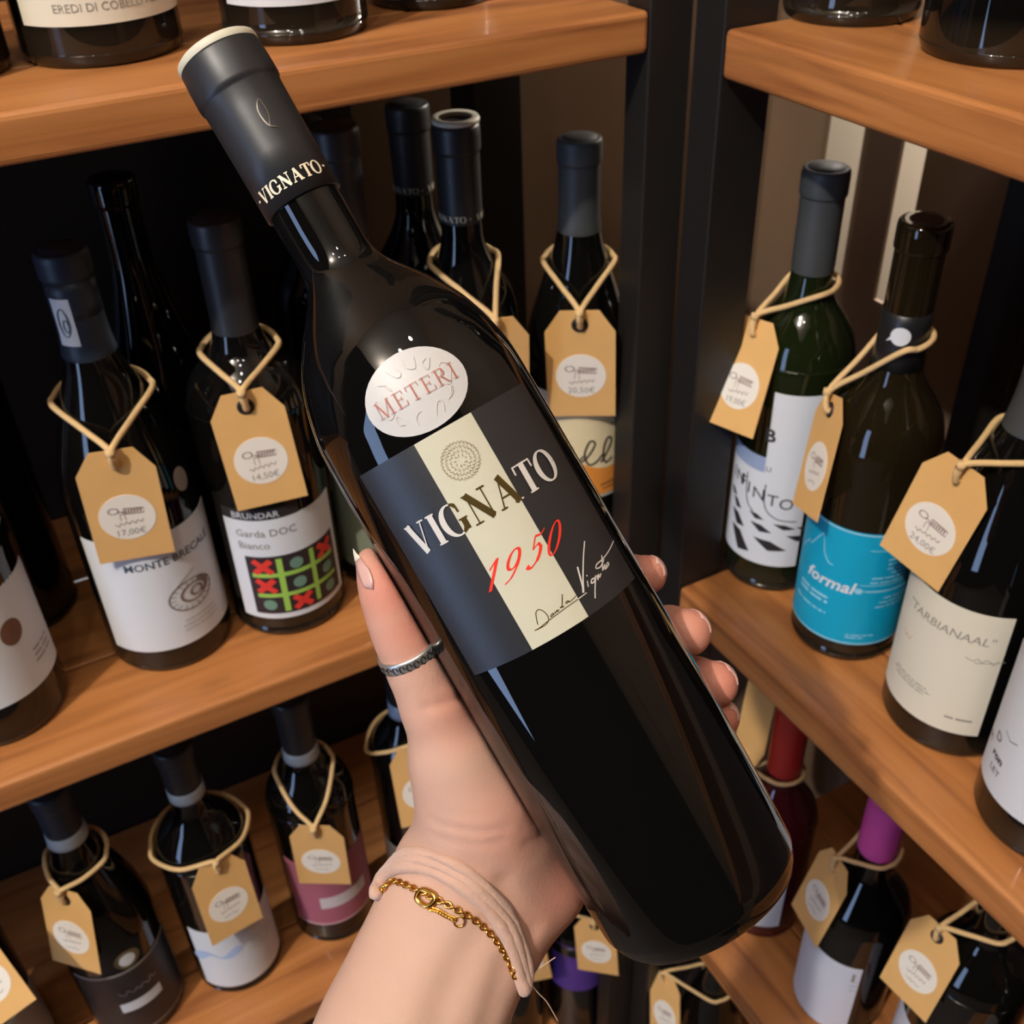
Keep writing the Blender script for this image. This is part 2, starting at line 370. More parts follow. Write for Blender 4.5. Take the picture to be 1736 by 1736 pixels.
# ------------------------------------------------------------------ bottles
def bottle_profile(kind, R, H, neck=0.0142):
    lip = neck+0.0012
    base = [(R*0.55, 0.006), (R*0.86, 0.0006), (R*0.95, 0.0012), (R, 0.0065), (R, 0.012)]
    if kind == 'long_neck':
        c = base+[(R, H*0.30), (R, H*0.47), (R*0.985, H*0.50), (R*0.90, H*0.54), (R*0.70, H*0.58), (neck*1.35, H*0.615), (neck*1.06, H*0.65), (neck, H*0.70), (neck, H*0.93)]
    elif kind == 'mid_neck':
        c = base+[(R, H*0.33), (R, H*0.525), (R*0.985, H*0.555), (R*0.90, H*0.598), (R*0.70, H*0.638), (neck*1.35, H*0.672), (neck*1.08, H*0.705), (neck, H*0.75), (neck, H*0.93)]
    elif kind == 'bordeaux':
        c = base+[(R, H*0.35), (R, H*0.575), (R*0.985, H*0.605), (R*0.90, H*0.645), (R*0.70, H*0.685), (neck*1.35, H*0.72), (neck*1.08, H*0.755), (neck, H*0.80), (neck, H*0.93)]
    else:
        c = base+[(R, H*0.25), (R, H*0.42), (R*0.985, H*0.47), (R*0.90, H*0.54), (R*0.76, H*0.61), (R*0.60, H*0.68), (neck*1.28, H*0.75), (neck*1.08, H*0.80), (neck, H*0.85), (neck, H*0.93)]
    c += [(neck+0.0002, H*0.945), (lip, H*0.95), (lip, H*0.985), (lip-0.001, H*0.998), (lip-0.004, H)]
    return smooth_prof(c, 5)
class Bottle: pass
BOT = {}
def bottle(key, x, y, z, R, H, kind, label, glass=None, cap=None, cap_z=None, group=None, neck=0.0142, yaw=None):
    b = Bottle(); b.x, b.y, b.z, b.R, b.H = x, y, z, R, H
    f = np.array([CAM[0]-x, CAM[1]-y]); f = f/np.linalg.norm(f)
    ang = math.atan2(f[0], -f[1]) if yaw is None else yaw         # local -Y turned to face the aisle
    b.root = empty('wine_bottle', (x, y, z)); b.root.rotation_euler = (0, 0, ang)
    tag(b.root, label, 'bottle', group)
    b.prof = bottle_profile(kind, R, H, neck)
    v, fc = lathe_data(b.prof, 72); mesh('glass_body', v, fc, glass or G_DARK, b.root)
    if cap is not None:
        zc = cap_z if cap_z is not None else H*0.80
        cp = [(prof_r(b.prof, zc)+0.0001, zc)]+[(r+0.0005, zz) for r, zz in b.prof if zz > zc+0.0005]
        cp[-1] = (cp[-1][0], H+0.0006); cp.append((0.002, H+0.0008))
        v, fc = lathe_data(cp, 48); mesh('capsule', v, fc, cap, b.root)
    BOT[key] = b; return b
def band(b, z0, z1, m, name='neck_band', off=0.0007):
    pr = [(prof_r(b.prof, z0)-0.0005, z0), (prof_r(b.prof, z0)+off, z0)]+[(prof_r(b.prof, z0+(z1-z0)*k/3)+off, z0+(z1-z0)*k/3) for k in (1, 2, 3)]+[(prof_r(b.prof, z1)-0.0005, z1)]
    v, fc = lathe_data(pr, 48); return mesh(name, v, fc[:-2], m, b.root)
D = math.radians
def flat_rim(o, n):
    for i, p in enumerate(o.data.polygons):
        if i >= n: p.use_smooth = False
    return o
def label_on(b, p0, p1, z0, z1, m, fn=None, name='label', nphi=28, nz=3):
    v, fc = patch_data(D(p0), D(p1), z0, z1, b.prof, nphi=nphi, nz=nz, z_top_fn=fn)
    return flat_rim(mesh(name, v, fc, m, b.root), 2*nphi*nz)
def print_on(b, lab, shapes, phi, z, m, name='lettering', off=0.0006):
    v, fc = wrap(join(shapes), b.prof, D(phi), z, off); return mesh(name, v, fc, m, lab, smooth=False)
def centred(tx): return at2(tx[0], -tx[1]/2, 0)
def scribble(w, h, n, seed, th):
    r = random.Random(seed); pts = [(w*i/n, h*(0.5+0.5*math.sin(i*2.3+r.random()*2)*(0.5+0.5*r.random()))) for i in range(n+1)]
    return ribbon(spline(pts, 4), th)
def lines2(w, h, n, seed, th, justify=0):
    """rows of small print as thin dashes"""
    r = random.Random(seed); out = []
    for k in range(n):
        y = -k*h/n; x = 0.0; W = w*(0.6+0.4*r.random()); x0 = (w-W)*justify
        while x < W:
            l = th*r.uniform(2, 7); out.append(([(x0+x, y), (x0+min(W, x+l), y), (x0+min(W, x+l), y+th), (x0+x, y+th)], [(0, 1, 2, 3)])); x += l+th*0.9
    return join(out)

# --- upper left shelf
b = bottle('T0', -0.413, 0.098, 0, .040, .30, 'burgundy', 'dark bottle at the far left end of the upper left shelf')
b = bottle('T1', -0.325, 0.098, 0, .043, .30, 'burgundy', 'dark bottle with cream label EREDI DI COBELLI ALDO on the upper left shelf')
l = label_on(b, -56, 78, .021, .115, M_PAPC)
print_on(b, l, [centred(text2('EREDI DI COBELLI ALDO', .0042))], 14, .0275, M_GREY)
print_on(b, l, [ell(0, 0, .010, .010, .0008, .0012, 200, 340)], 6, .052, M_INK, 'emblem')
label_on(b, 84, 110, .021, .10, M_PAPC, name='back_label', nphi=8)
b = bottle('T2', -0.221, 0.079, 0, .041, .30, 'bordeaux', 'dark bottle with plain white label above the held capsule, upper left shelf')
label_on(b, -58, 60, .0205, .11, M_PAPW)
b = bottle('T3', -0.122, 0.110, 0, .038, .30, 'bordeaux', 'dark bottle nearest the corner post on the upper left shelf')
# --- upper right shelf
b = bottle('R1', .083, -.043, ZR[0], .040, .30, 'bordeaux', 'dark bottle nearest the corner on the upper right shelf')
b = bottle('R2', .085, -.155, ZR[0], .043, .30, 'burgundy', 'dark bottle with knurled foot, second from the corner on the upper right shelf')

# --- middle left shelf, front row
b = bottle('M0', -.500, .076, -.4, .044, .30, 'burgundy', 'dark bottle with speckled white label, leftmost on the middle left shelf')
l = label_on(b, -40, 76, .034, .152, M_PAPW)
print_on(b, l, [disc2(0, 0, .008, .010)], 28, .085, mat('brown_print', srgb(122, 84, 62), rough=.7), 'emblem')
print_on(b, l, [at2(lines2(.026, .014, 3, 51, .0016, .5), -.013, 0)], 52, .060, M_GREY, 'small_print')
b = bottle('M1', -.378, .088, -.4, .0435, .302, 'burgundy', 'dark bottle with white label MONTE BRECALE and a brown fossil drawing', cap=M_CAPN, cap_z=.235)
l = label_on(b, -62, 76, .022, .118, M_PAPW)
txt = text2('MONTE BRECALE', .0062, bold=.0001)
print_on(b, l, [centred(txt)], 18, .094, mat('slate_ink', srgb(66, 78, 96), rough=.6))
print_on(b, l, [ell(0, 0, .017, .012, .0008, .0012), ell(.002, .001, .010, .007, .001, .002), ell(.004, .001, .0045, .0035, .001, .002), ell(.007, .003, .006, .006, .002, .004, -80, 100), ribbon([(-.013, .008), (-.004, .014), (.006, .019)], .0006)]+[ribbon([(.012*math.cos(a), .0085*math.sin(a)), (.0165*math.cos(a), .0118*math.sin(a))], .0005) for a in np.arange(0, 6.28, .35)], 26, .062, mat('sepia_ink', srgb(124, 104, 92), rough=.7), 'fossil_drawing')
print_on(b, l, [lines2(.03, .012, 3, 5, .0006, .5)], 10, .042, M_GREY, 'small_print')
band(b, .262, .285, M_CAPN, 'capsule_ring')
v, fc = patch_data(D(-62), D(-14), .246, .276, b.prof, off=.0009, nphi=8); sl = mesh('tax_seal', v, fc, M_PAPW, b.root)
v, fc = wrap(join([ell(0, 0, .003, .009, .0006, .0012), ell(.001, -.002, .0015, .004, .0006, .001)]), b.prof, D(-38), .261, .0013); mesh('seal_emblem', v, fc, mat('seal_ink', srgb(70, 84, 96)), sl, smooth=False)
v, fc = wrap(disc2(0, 0, .0065, .0085), b.prof, D(48), .147, .0004); mesh('round_seal', v, fc, mat('dim_seal', srgb(150, 138, 126)), b.root)
b = bottle('M2', -.2895, .078, -.4, .042, .305, 'bordeaux', 'dark bottle with white label Garda DOC Bianco and a noughts and crosses grid', cap=M_CAPB, cap_z=.232)
l = label_on(b, -52, 68, .0195, .108, M_PAPW)
print_on(b, l, [at2(text2('Garda DOC', .0062)[0], 0, 0), at2(text2('Bianco', .0062)[0], 0, -.0105)], -40, .094, mat('warm_grey_ink', srgb(126, 116, 106), rough=.7))
bl = label_on(b, -52, 24, .108, .117, M_INK, name='top_band', nphi=14)
print_on(b, bl, [centred(text2('BRUNDAR', .0052))], -18, .1098, M_PAPW)
pv, pf = patch_data(D(-36), D(60), .0245, .0765, b.prof, off=.0005, nphi=20); gp = mesh('game_picture', pv, pf, mat('aubergine_print', srgb(46, 36, 40), rough=.5), b.root)
gw = b.R*D(96); u3, v3 = gw/3, .052/3
GR = mat('lime_print', srgb(156, 200, 84), rough=.6); RD = mat('red_print', srgb(226, 58, 46), rough=.6); TE = mat('teal_print', srgb(110, 146, 126), rough=.6)
print_on(b, gp, [line((-u3/2, -.024), (-u3/2, .024), .0042), line((u3/2, -.023), (u3/2, .024), .0036), line((-.032, v3/2+.001), (.031, v3/2+.001), .0036), line((-.031, -v3/2), (.031, -v3/2), .0036)], 12, .0505, GR, 'grid_lines', .0011)
for cx, cy in ((-1, 1), (-1, 0), (1, 1), (0, -1)):
    print_on(b, gp, [line((cx*u3-.0062, cy*v3-.0056), (cx*u3+.0062, cy*v3+.0056), .0046), line((cx*u3-.0062, cy*v3+.0056), (cx*u3+.0062, cy*v3-.0056), .0046)], 12, .0505, RD, 'cross', .0012)
for cx, cy in ((0, 1), (0, 0), (1, 0), (-1, -1), (1, -1)):
    print_on(b, gp, [disc2(cx*u3, cy*v3, .0048, .0048)], 12, .0505, TE, 'nought', .0012)
b = bottle('M3', -.205, .085, -.4, .037, .343, 'bordeaux', 'dark bottle with pale green label, mostly hidden behind the held bottle', cap=M_CAPB, cap_z=.275)
label_on(b, -70, 70, .02, .11, mat('sage_paper', srgb(122, 132, 112), rough=.8))
b = bottle('M4', -.121, .087, -.4, .0365, .33, 'bordeaux', 'dark bottle with cream-rimmed black capsule VIGNATO standing behind the held bottle', cap=M_CAPB, cap_z=.265)
v, fc = lathe_data([(.0115, .3302), (.0158, .3306), (.0160, .3325), (.0150, .3340), (.0112, .3335)], 40); mesh('capsule_rim', v, fc[:-2], M_CREAM, b.root)
tx, w = serif_caps('VIGNATO - ', .0042); print_on(b, b.root, [at2(tx, k*(w+.0022)-.024, 0) for k in range(3)], 0, .2675, M_CREAM, off=.0009)
label_on(b, -56, 60, .03, .11, mat('ink_blue_paper', srgb(36, 38, 46), rough=.45))
b = bottle('M5', -.036, .071, -.4, .0425, .31, 'burgundy', 'dark bottle with orange and cream landscape label, nearest the corner on the middle left shelf', cap=M_CAPG, cap_z=.245)
l = label_on(b, -70, 78, .036, .132, mat('dusk_paper', srgb(176, 172, 162), rough=.7), nphi=32)
print_on(b, l, [disc2(-.006, 0, .036, .034, 40)], 12, .0835, mat('pale_sun_print', srgb(226, 208, 164), rough=.7), 'hill', .0004)
hv = [(-.045, -.038)]+[(-.045+.1*i/14, -.004+.006*math.sin(i*.55)-.0006*i) for i in range(15)]+[(.055, -.038)]
print_on(b, l, [(hv[1:-1]+[(p[0], -.040) for p in hv[1:-1]], [(i, 15+i, 16+i, i+1) for i in range(14)])], 8, .079, mat('orange_print', srgb(222, 140, 52), rough=.7), 'field', .0006)
def sc(pts, th): return ribbon(spline([(p[0]*.001, p[1]*.001) for p in pts], 6), th)
print_on(b, l, [sc([(-30, 0), (-24, 4), (-20, 12), (-24, 15), (-28, 9), (-25, 1), (-18, -1), (-12, 6)], .0013), sc([(-14, 0), (-8, 6), (-3, 16), (-7, 19), (-11, 8), (-8, -2), (-2, -1), (4, 6)], .0015),
             sc([(2, -2), (8, 8), (11, 17), (7, 19), (4, 8), (6, -3), (12, 0)], .0015), sc([(24, 13), (19, 15), (15, 7), (17, 1), (22, 6), (25, 15), (24, 5), (28, 3)], .0016)], 22, .072, M_INK, 'lettering', .0009)
print_on(b, l, [line((-.008, 0), (.03, .006), .0012), line((-.006, -.004), (.03, .001), .0008)], 36, .048, mat('umber_print', srgb(104, 62, 34), rough=.7), 'brush_stroke', .0009)
print_on(b, l, [disc2(0, 0, .0012, .0014), line((-.006, -.009), (.006, -.008), .0008)], 44, .112, M_INK, 'tiny_tree', .0008)
# back row
bottle('K2', -.122, .164, -.4, .036, .325, 'bordeaux', 'dark bottle with black capsule in the back row, behind the cream-rimmed capsule', cap=M_CAPB, cap_z=.262)
tx, w = serif_caps('VIGNATO - ', .0042); print_on(BOT['K2'], BOT['K2'].root, [at2(tx, k*(w+.0022)-.024, 0) for k in range(3)], 0, .2645, M_CREAM, off=.0009)
bottle('K3', -.200, .170, -.4, .036, .325, 'bordeaux', 'dark bottle in the back row under the shelf, behind the held neck', cap=M_CAPB, cap_z=.25)
bottle('K4', -.330, .172, -.4, .038, .31, 'burgundy', 'dark bottle in the back row between the fossil label and the noughts and crosses label')
bottle('K5', -.470, .175, -.4, .038, .31, 'bordeaux', 'dark bottle in the back row at the far left of the middle shelf', cap=M_CAPN, cap_z=.25)

# --- middle right shelf
b = bottle('r1', .083, -.043, ZR[1], .0388, .333, 'bordeaux', 'green glass bottle with white label INFINITO and black chequered pattern', glass=G_GREEN, cap=M_CAPG, cap_z=.262)
l = label_on(b, -20, 30, .028, .183, M_PAPW, nphi=14, nz=4); l2 = label_on(b, -82, -20, .028, .114, M_PAPW, nphi=14, name='label_wing')
st = label_on(b, -82, -20, .1135, .127, mat('powder_blue_paper', srgb(150, 166, 196), rough=.7), name='blue_strip', nphi=12)
print_on(b, l, [at2(text2('B', .011, bold=.0004)[0], -.006, .012), at2(text2('LI', .0045)[0], -.002, -.014)], -16, .13, M_INK)
ch = [line((-.050, .010), (-.050, .024), .0012)]
def diam(cx, cy, w, h, sk): return ([(cx-w*.5, cy+h*.5), (cx-w*.1+sk, cy-h*.5), (cx+w*.5+sk, cy-h*.35), (cx+w*.08, cy+h*.42)], [(0, 1, 2, 3)])
dm = [diam(-.030, .008, .018, .020, .003), diam(-.004, .012, .024, .010, .003), diam(.018, .020, .018, .006, .002), diam(-.034, .026, .014, .012, .002), diam(-.012, .027, .016, .007, .002), diam(.006, .031, .016, .005, .002), diam(-.036, .039, .010, .008, .001), diam(-.016, .037, .012, .005, .001), diam(-.042, .047, .009, .006, .001), diam(.022, .029, .012, .004, .001)]
print_on(b, l, dm, 0, .036, M_INK, 'chequer_pattern')
tt = []
for s_, u_, dv in (('I', -.050, .012), ('N', -.046, .011), ('F', -.040, .010), ('I', -.032, .007), ('N', -.027, .005), ('I', -.0185, .004), ('T', -.0145, .002), ('O', -.0055, 0)):
    tt.append(at2(text2(s_, .0105)[0], u_, dv))
print_on(b, l, tt, 8, .084, M_INK)
print_on(b, l, [ribbon(spline([(-.033, .022), (-.0325, .008), (-.030, -.004), (-.024, -.010)], 6), .0009), ribbon(spline([(-.0165, .018), (-.0165, .004), (-.013, -.006), (-.004, -.012), (.010, -.0135)], 6), .0009)], 8, .086, M_INK, 'curved_stem')
b = bottle('r2', .080, -.133, ZR[1], .0395, .327, 'mid_neck', 'amber-brown bottle with turquoise label and white mountain outline', glass=glass_mat('amber_glass', (0.012, 0.008, 0.003, 1), srgb(34, 28, 20)), neck=.0150)
BLU = mat('turquoise_paper', srgb(0, 160, 196), rough=.5); LBL = mat('light_blue_print', srgb(150, 208, 226), rough=.6)
l = label_on(b, -88, 88, .019, .121, BLU, nphi=40)
print_on(b, l, [ribbon([(-.06+.12*i/30, .0) for i in range(31)], .0014), ribbon([(-.06+.12*i/30, .0995) for i in range(31)], .0014)], 0, .0203, LBL, 'border_line')
def wr(t, h, sh=.25, bold=.0003): return text2(t, h, shear=sh, bold=bold)
print_on(b, l, [at2(wr('formal', .0105)[0], -.030, 0)], -8, .067, M_PAPW)
print_on(b, l, [ribbon([(-.042, .0), (-.036, .008), (-.033, .012), (-.030, .011), (-.019, .028), (-.016, .012), (-.012, .006), (-.008, .005)], .0010)], -10, .082, LBL, 'mountain_outline')
print_on(b, l, [at2(lines2(.035, .009, 2, 11, .0022, 0), -.036, -.006), at2(lines2(.040, .004, 1, 12, .0016, 0), -.040, -.020)], -8, .062, LBL, 'small_print')
print_on(b, l, [at2(lines2(.04, .024, 6, 13, .0013, 1), 0, 0), at2(lines2(.04, .012, 3, 14, .0012, 1), 0, -.035), disc2(-.004, -.0275, .0030, .0026), line((.0, -.0275), (.04, -.0275), .0014), line((-.002, .009), (.04, .009), .0006), line((-.004, -.022), (.04, -.022), .0006)], 14, .098, LBL, 'back_text')
print_on(b, l, [at2(lines2(.020, .005, 2, 15, .0012, 0), 0, 0)], 4, .028, LBL, 'volume_text')
cpl = [(prof_r(b.prof, zz)+.0006, zz) for zz in (.232, .245, .258, .270)]; v, fc = lathe_data([(cpl[0][0]-.001, .2315)]+cpl+[(cpl[-1][0]-.001, .2705)], 40); sl = mesh('neck_sleeve', v, fc[:-2], mat('black_sleeve', srgb(26, 26, 28), rough=.35), b.root)
v, fc = wrap(join([disc2(0, 0, .0060, .0062), ([(-.0085, -.005), (-.003, .003), (-.005, -.003)], [(0, 1, 2)])]), b.prof, D(-4), .257, .0009); mesh('sleeve_emblem', v, fc, M_PAPW, sl, smooth=False)
v, fc = lathe_data([(.0095, .3265), (.0098, .3274), (.009, .3276)], 24); mesh('cork', v, fc, mat('cork', srgb(92, 66, 48), rough=.9), b.root)
b = bottle('r3', .085, -.235, ZR[1], .0465, .312, 'burgundy', 'wide dark bottle with cream label reading TARBIANAAL on the middle right shelf', cap=M_CAPG, cap_z=.235)
l = label_on(b, -78, 27, .0245, .128, M_PAPC, nphi=30)
GI = mat('soft_ink', srgb(146, 138, 124), rough=.7)
print_on(b, l, [centred(text2('"TARBIANAAL"', .0068, shear=.15))], -20, .104, GI)
print_on(b, l, [scribble(.020, .006, 8, 3, .0005), ribbon([(.006, .001), (.024, .004)], .0005)], 0, .088, GI, 'signature')
print_on(b, l, [at2(lines2(.042, .008, 3, 21, .0009, .4), 0, 0)], -62, .052, GI, 'small_print')
print_on(b, l, [lines2(.022, .003, 1, 63, .0016)], -2, .037, GI, 'lot_text')
print_on(b, l, [at2(scribble(.010, .006, 6, 8, .0006), 0, 0)], -58, .078, mat('rust_ink', srgb(206, 168, 148), rough=.7), 'rust_mark')
label_on(b, 46, 84, .014, .062, M_PAPW, name='back_label', nphi=10)
b = bottle('r4', .070, -.330, ZR[1], .045, .31, 'burgundy', 'dark bottle with scattered black letters on white, cut by the right photo edge')
l = label_on(b, -80, 60, .030, .135, M_PAPW)
print_on(b, l, [at2(text2('D', .007)[0], -.02, .022), at2(text2('M', .006)[0], -.031, .012), at2(text2('ron', .006, shear=.1, bold=.0003)[0], -.018, .010), at2(text2('LET', .005)[0], -.016, .000), ribbon([(-.012, .036), (-.006, .033), (0, .036)], .0006)], -36, .045, M_INK)
bottle('r5', .170, -.215, ZR[1], .038, .31, 'burgundy', 'dark bottle in the back row behind the turquoise label, middle right shelf')

# --- lower left shelf
b = bottle('b0', -.610, .085, -.8, .041, .30, 'bordeaux', 'dark bottle with grey-white label in the bottom left corner of the photo')
label_on(b, -70, 84, .02, .10, mat('dull_paper', srgb(170, 164, 156), rough=.8))
b = bottle('b1', -.498, .086, -.8, .041, .30, 'burgundy', 'dark bottle with grey-bordered black label and small white panel, lower left shelf', cap=M_CAPN, cap_z=.252)
band(b, .240, .2525, mat('silver_band', srgb(186, 190, 190), rough=.4))
l = label_on(b, -66, 70, .012, .104, mat('charcoal_paper', srgb(34, 33, 34), rough=.5))
GB = mat('ash_print', srgb(142, 134, 126), rough=.6); R_ = b.R
print_on(b, l, [ribbon([(R_*D(-66)+R_*D(136)*i/20, .0905) for i in range(21)], .003), ribbon([(R_*D(-66)+R_*D(136)*i/20, .002) for i in range(21)], .002), ribbon([(R_*D(68.5), .001+.09*i/4) for i in range(5)], .0025)], 0, .0125, GB, 'border_line')
print_on(b, l, [([(-.018, 0), (.018, 0), (.018, .013), (-.018, .013)][:], [(0, 1, 2, 3)])], 2, .048, M_PAPW, 'white_panel', .0009)
print_on(b, l, [at2(scribble(.034, .007, 13, 61, .0011), -.017, 0, rot=.05)], 4, .071, mat('mauve_print', srgb(140, 130, 140)))
v, fc = wrap(disc2(0, 0, .011, .011), b.prof, D(4), .117, .0004); ms = mesh('round_seal', v, fc, mat('bronze_seal', srgb(110, 96, 66), rough=.5), b.root)
v, fc = wrap(disc2(0, 0, .0068, .0075), b.prof, D(4), .117, .0008); mesh('seal_centre', v, fc, M_PAPW, ms)
b = bottle('b2', -.404, .081, -.8, .039, .30, 'bordeaux', 'dark bottle with white label tinged pale blue, lower left shelf', cap=M_CAPB, cap_z=.252)
band(b, .240, .2525, MATS['silver_band'])
l = label_on(b, -60, 74, .014, .100, M_PAPW)
print_on(b, l, [ribbon(spline([(-.03, .0), (-.015, .012), (0, .006), (.015, .016)], 6), [.006+.004*math.sin(i*.5) for i in range(19)])], -18, .055, mat('sky_print', srgb(176, 196, 226), rough=.7), 'blue_wash')
print_on(b, l, [lines2(.03, .02, 4, 31, .0008, .5)], 14, .07, M_GREY, 'small_print')
b = bottle('b3', -.306, .084, -.8, .039, .30, 'bordeaux', 'dark bottle with dusty pink label, lower left shelf', cap=M_CAPB, cap_z=.240)
band(b, .228, .2405, MATS['silver_band'])
PK = mat('dusty_pink_paper', srgb(164, 92, 108), rough=.7)
l = label_on(b, -62, 74, .032, .124, PK)
print_on(b, l, [([(-.022, 0), (.026, .0), (.026, .016), (-.022, .016)], [(0, 1, 2, 3)])], 14, .058, mat('pink_grey_panel', srgb(206, 198, 198), rough=.7), 'pale_panel')
print_on(b, l, [ribbon([(b.R*D(-62)+b.R*D(136)*i/20, 0) for i in range(21)], .002)], 0, .0335, mat('pink_edge', srgb(214, 180, 186)), 'border_line')
b = bottle('b4', -.207, .086, -.8, .037, .30, 'bordeaux', 'dark bottle half hidden behind the thumb, with silver neck band and white label', cap=M_CAPB, cap_z=.243)
band(b, .228, .2435, mat('blue_silver_band', srgb(176, 190, 212), rough=.35))
label_on(b, -76, 60, .01, .070, M_PAPW)

# --- lower right shelf
b = bottle('c1', .076, -.104, ZR[2], .038, .31, 'long_neck', 'rosé bottle with bright red capsule under the middle right shelf', glass=glass_mat('rose_glass', (0.06, 0.006, 0.008, 1), srgb(80, 30, 24)), cap=mat('red_foil', srgb(172, 36, 32), rough=.35), cap_z=.212, neck=.0150)
label_on(b, -40, 34, .022, .09, M_PAPW)
b = bottle('c2', .080, -.213, ZR[2], .0405, .302, 'long_neck', 'dark bottle with magenta pink capsule and plain white label, lower right shelf', cap=mat('magenta_foil', srgb(228, 84, 172), rough=.42), cap_z=.222, neck=.0155)
l = label_on(b, -80, 22, .006, .108, mat('cool_white_paper', srgb(212, 214, 222), rough=.6))
print_on(b, l, [([(.0, .0), (.0025, .0), (.0025, .012), (0, .012)], [(0, 1, 2, 3)]), lines2(.008, .02, 3, 41, .0009)], 12, .088, M_GREY, 'small_print')
b = bottle('c3', .098, -.312, ZR[2], .042, .302, 'bordeaux', 'dark bottle with white label and red triangle, bottom right of the photo', glass=G_DARK)
l = label_on(b, -84, -30, .01, .108, MATS['cool_white_paper'])
print_on(b, l, [([(-.008, -.010), (.012, -.010), (-.004, .010)], [(0, 1, 2)])], -60, .055, mat('brick_print', srgb(160, 84, 78)), 'red_triangle')
b = bottle('c5', .112, -.405, ZR[2], .041, .302, 'bordeaux', 'dark bottle with beige label at the bottom right edge of the photo')
label_on(b, -72, 40, .05, .14, mat('beige_paper', srgb(196, 184, 168), rough=.8))
# --- lowest shelves
b = bottle('d1', -.034, .068, ZL[3], .038, .31, 'bordeaux', 'dark bottle on the lowest left shelf near the corner, below the wrist', cap=mat('violet_foil', srgb(86, 54, 140), rough=.5), cap_z=.265)
b = bottle('d2', -.118, .085, ZL[3], .038, .31, 'bordeaux', 'dark bottle on the lowest left shelf, hidden behind the wrist')
label_on(BOT['d1'], -60, 60, .10, .19, MATS['violet_foil'])
b = bottle('d3', .060, -.075, ZR[3], .038, .31, 'burgundy', 'dark bottle on the lowest right shelf under the base of the held bottle')

# ------------------------------------------------------------------ price tags
W_, H_, CX_, CY_ = .047, .084, .0105, .016
def card_data(th=.0006, bend=0.0):
    out = [(-W_/2+CX_, 0), (W_/2-CX_, 0), (W_/2, -CY_), (W_/2, -H_*.5), (W_/2, -H_), (-W_/2, -H_), (-W_/2, -H_*.5), (-W_/2, -CY_)]
    n = 12; hole = [(.0022*math.cos(2*math.pi*i/n), -.0105+.0022*math.sin(2*math.pi*i/n)) for i in range(n)]
    bm = bmesh.new(); vo = [bm.verts.new((x, y, 0)) for x, y in out]; vh = [bm.verts.new((x, y, 0)) for x, y in hole]
    ed = [bm.edges.new((vo[i], vo[(i+1) % 8])) for i in range(8)]+[bm.edges.new((vh[i], vh[(i+1) % n])) for i in range(n)]
    r = bmesh.ops.triangle_fill(bm, edges=ed, use_beauty=True)
    bmesh.ops.recalc_face_normals(bm, faces=bm.faces[:])
    if bm.faces[0].normal.z < 0: bmesh.ops.reverse_faces(bm, faces=bm.faces[:])
    g = bmesh.ops.extrude_face_region(bm, geom=bm.faces[:])
    for e in g['geom']:
        if isinstance(e, bmesh.types.BMVert): e.co.z -= th
    bmesh.ops.recalc_face_normals(bm, faces=bm.faces[:])
    return bm
_cb = card_data(); CARD = bpy.data.meshes.new('card'); _cb.to_mesh(CARD); _cb.free(); CARD.materials.append(M_KRAFT)
def flat_mesh(name, shape, m, parent, z):
    return mesh(name, [(p[0], p[1], z) for p in shape[0]], shape[1], m, parent, smooth=False)
def disk_solid(r, z0, z1, cy, n=32):
    v = [(r*math.cos(2*math.pi*i/n), cy+r*math.sin(2*math.pi*i/n), z) for z in (z0, z1) for i in range(n)]
    return v, [tuple(range(n, 2*n)), tuple(reversed(range(n)))]+[(i, (i+1) % n, n+(i+1) % n, n+i) for i in range(n)]
TAGS = {
    'M1': ((-0.3863, 0.0394, -0.2082), (0.979, -0.201, -0.039), (0.034, -0.031, 0.999)),
    'M2': ((-0.3018, 0.0402, -0.1935), (0.969, -0.238, 0.067), (-0.049, 0.079, 0.996)),
    'M5': ((-0.0873, -0.0133, -0.1718), (0.837, -0.546, 0.024), (-0.061, -0.05, 0.997)),
    'M4': ((-0.1295, 0.0271, -0.1829), (0.922, -0.388, 0.004), (-0.062, -0.138, 0.989)),
    'r1': ((0.0638, -0.0159, -0.2162), (0.211, -0.974, 0.082), (0.351, 0.154, 0.924)),
    'r2': ((0.0594, -0.1038, -0.2347), (-0.353, -0.874, 0.333), (0.339, 0.212, 0.916)),
    'r3': ((0.0433, -0.2269, -0.2155), (0.113, -0.978, -0.173), (0.123, -0.159, 0.98)),
    'b1': ((-0.5151, 0.0701, -0.5989), (0.702, -0.712, -0.005), (0.159, 0.15, 0.976)),
    'b2': ((-0.4013, 0.0523, -0.6191), (0.993, 0.118, -0.018), (-0.004, 0.182, 0.983)),
    'b3': ((-0.3164, 0.04, -0.6145), (0.865, -0.5, -0.028), (0.02, -0.022, 1.0)),
    'b4': ((-0.2126, 0.0607, -0.5926), (0.957, -0.287, 0.033), (0.048, 0.271, 0.961)),
    'd1': ((-0.0461, 0.0143, -0.9276), (0.728, -0.677, 0.103), (0.025, 0.176, 0.984)),
    'd2': ((-0.1233, 0.042, -0.9364), (0.925, -0.361, 0.119), (-0.08, 0.122, 0.989)),
    'c2': ((0.066, -0.1913, -0.6475), (-0.25, -0.966, 0.065), (0.301, -0.013, 0.954)),
    'c3': ((0.0798, -0.2866, -0.6282), (0.077, -0.997, 0.006), (0.291, 0.028, 0.956)),
    'd3': ((0.0189, -0.036, -1.0155), (0.228, -0.881, 0.415), (0.27, 0.467, 0.842)),
}
_ex, _ey = CR*.81+CU*.59, -CR*.59+CU*.81
TAGS['b0'] = (U(62, 1694, .90)-_ex*W_/2+_ey*H_, _ex, _ey)
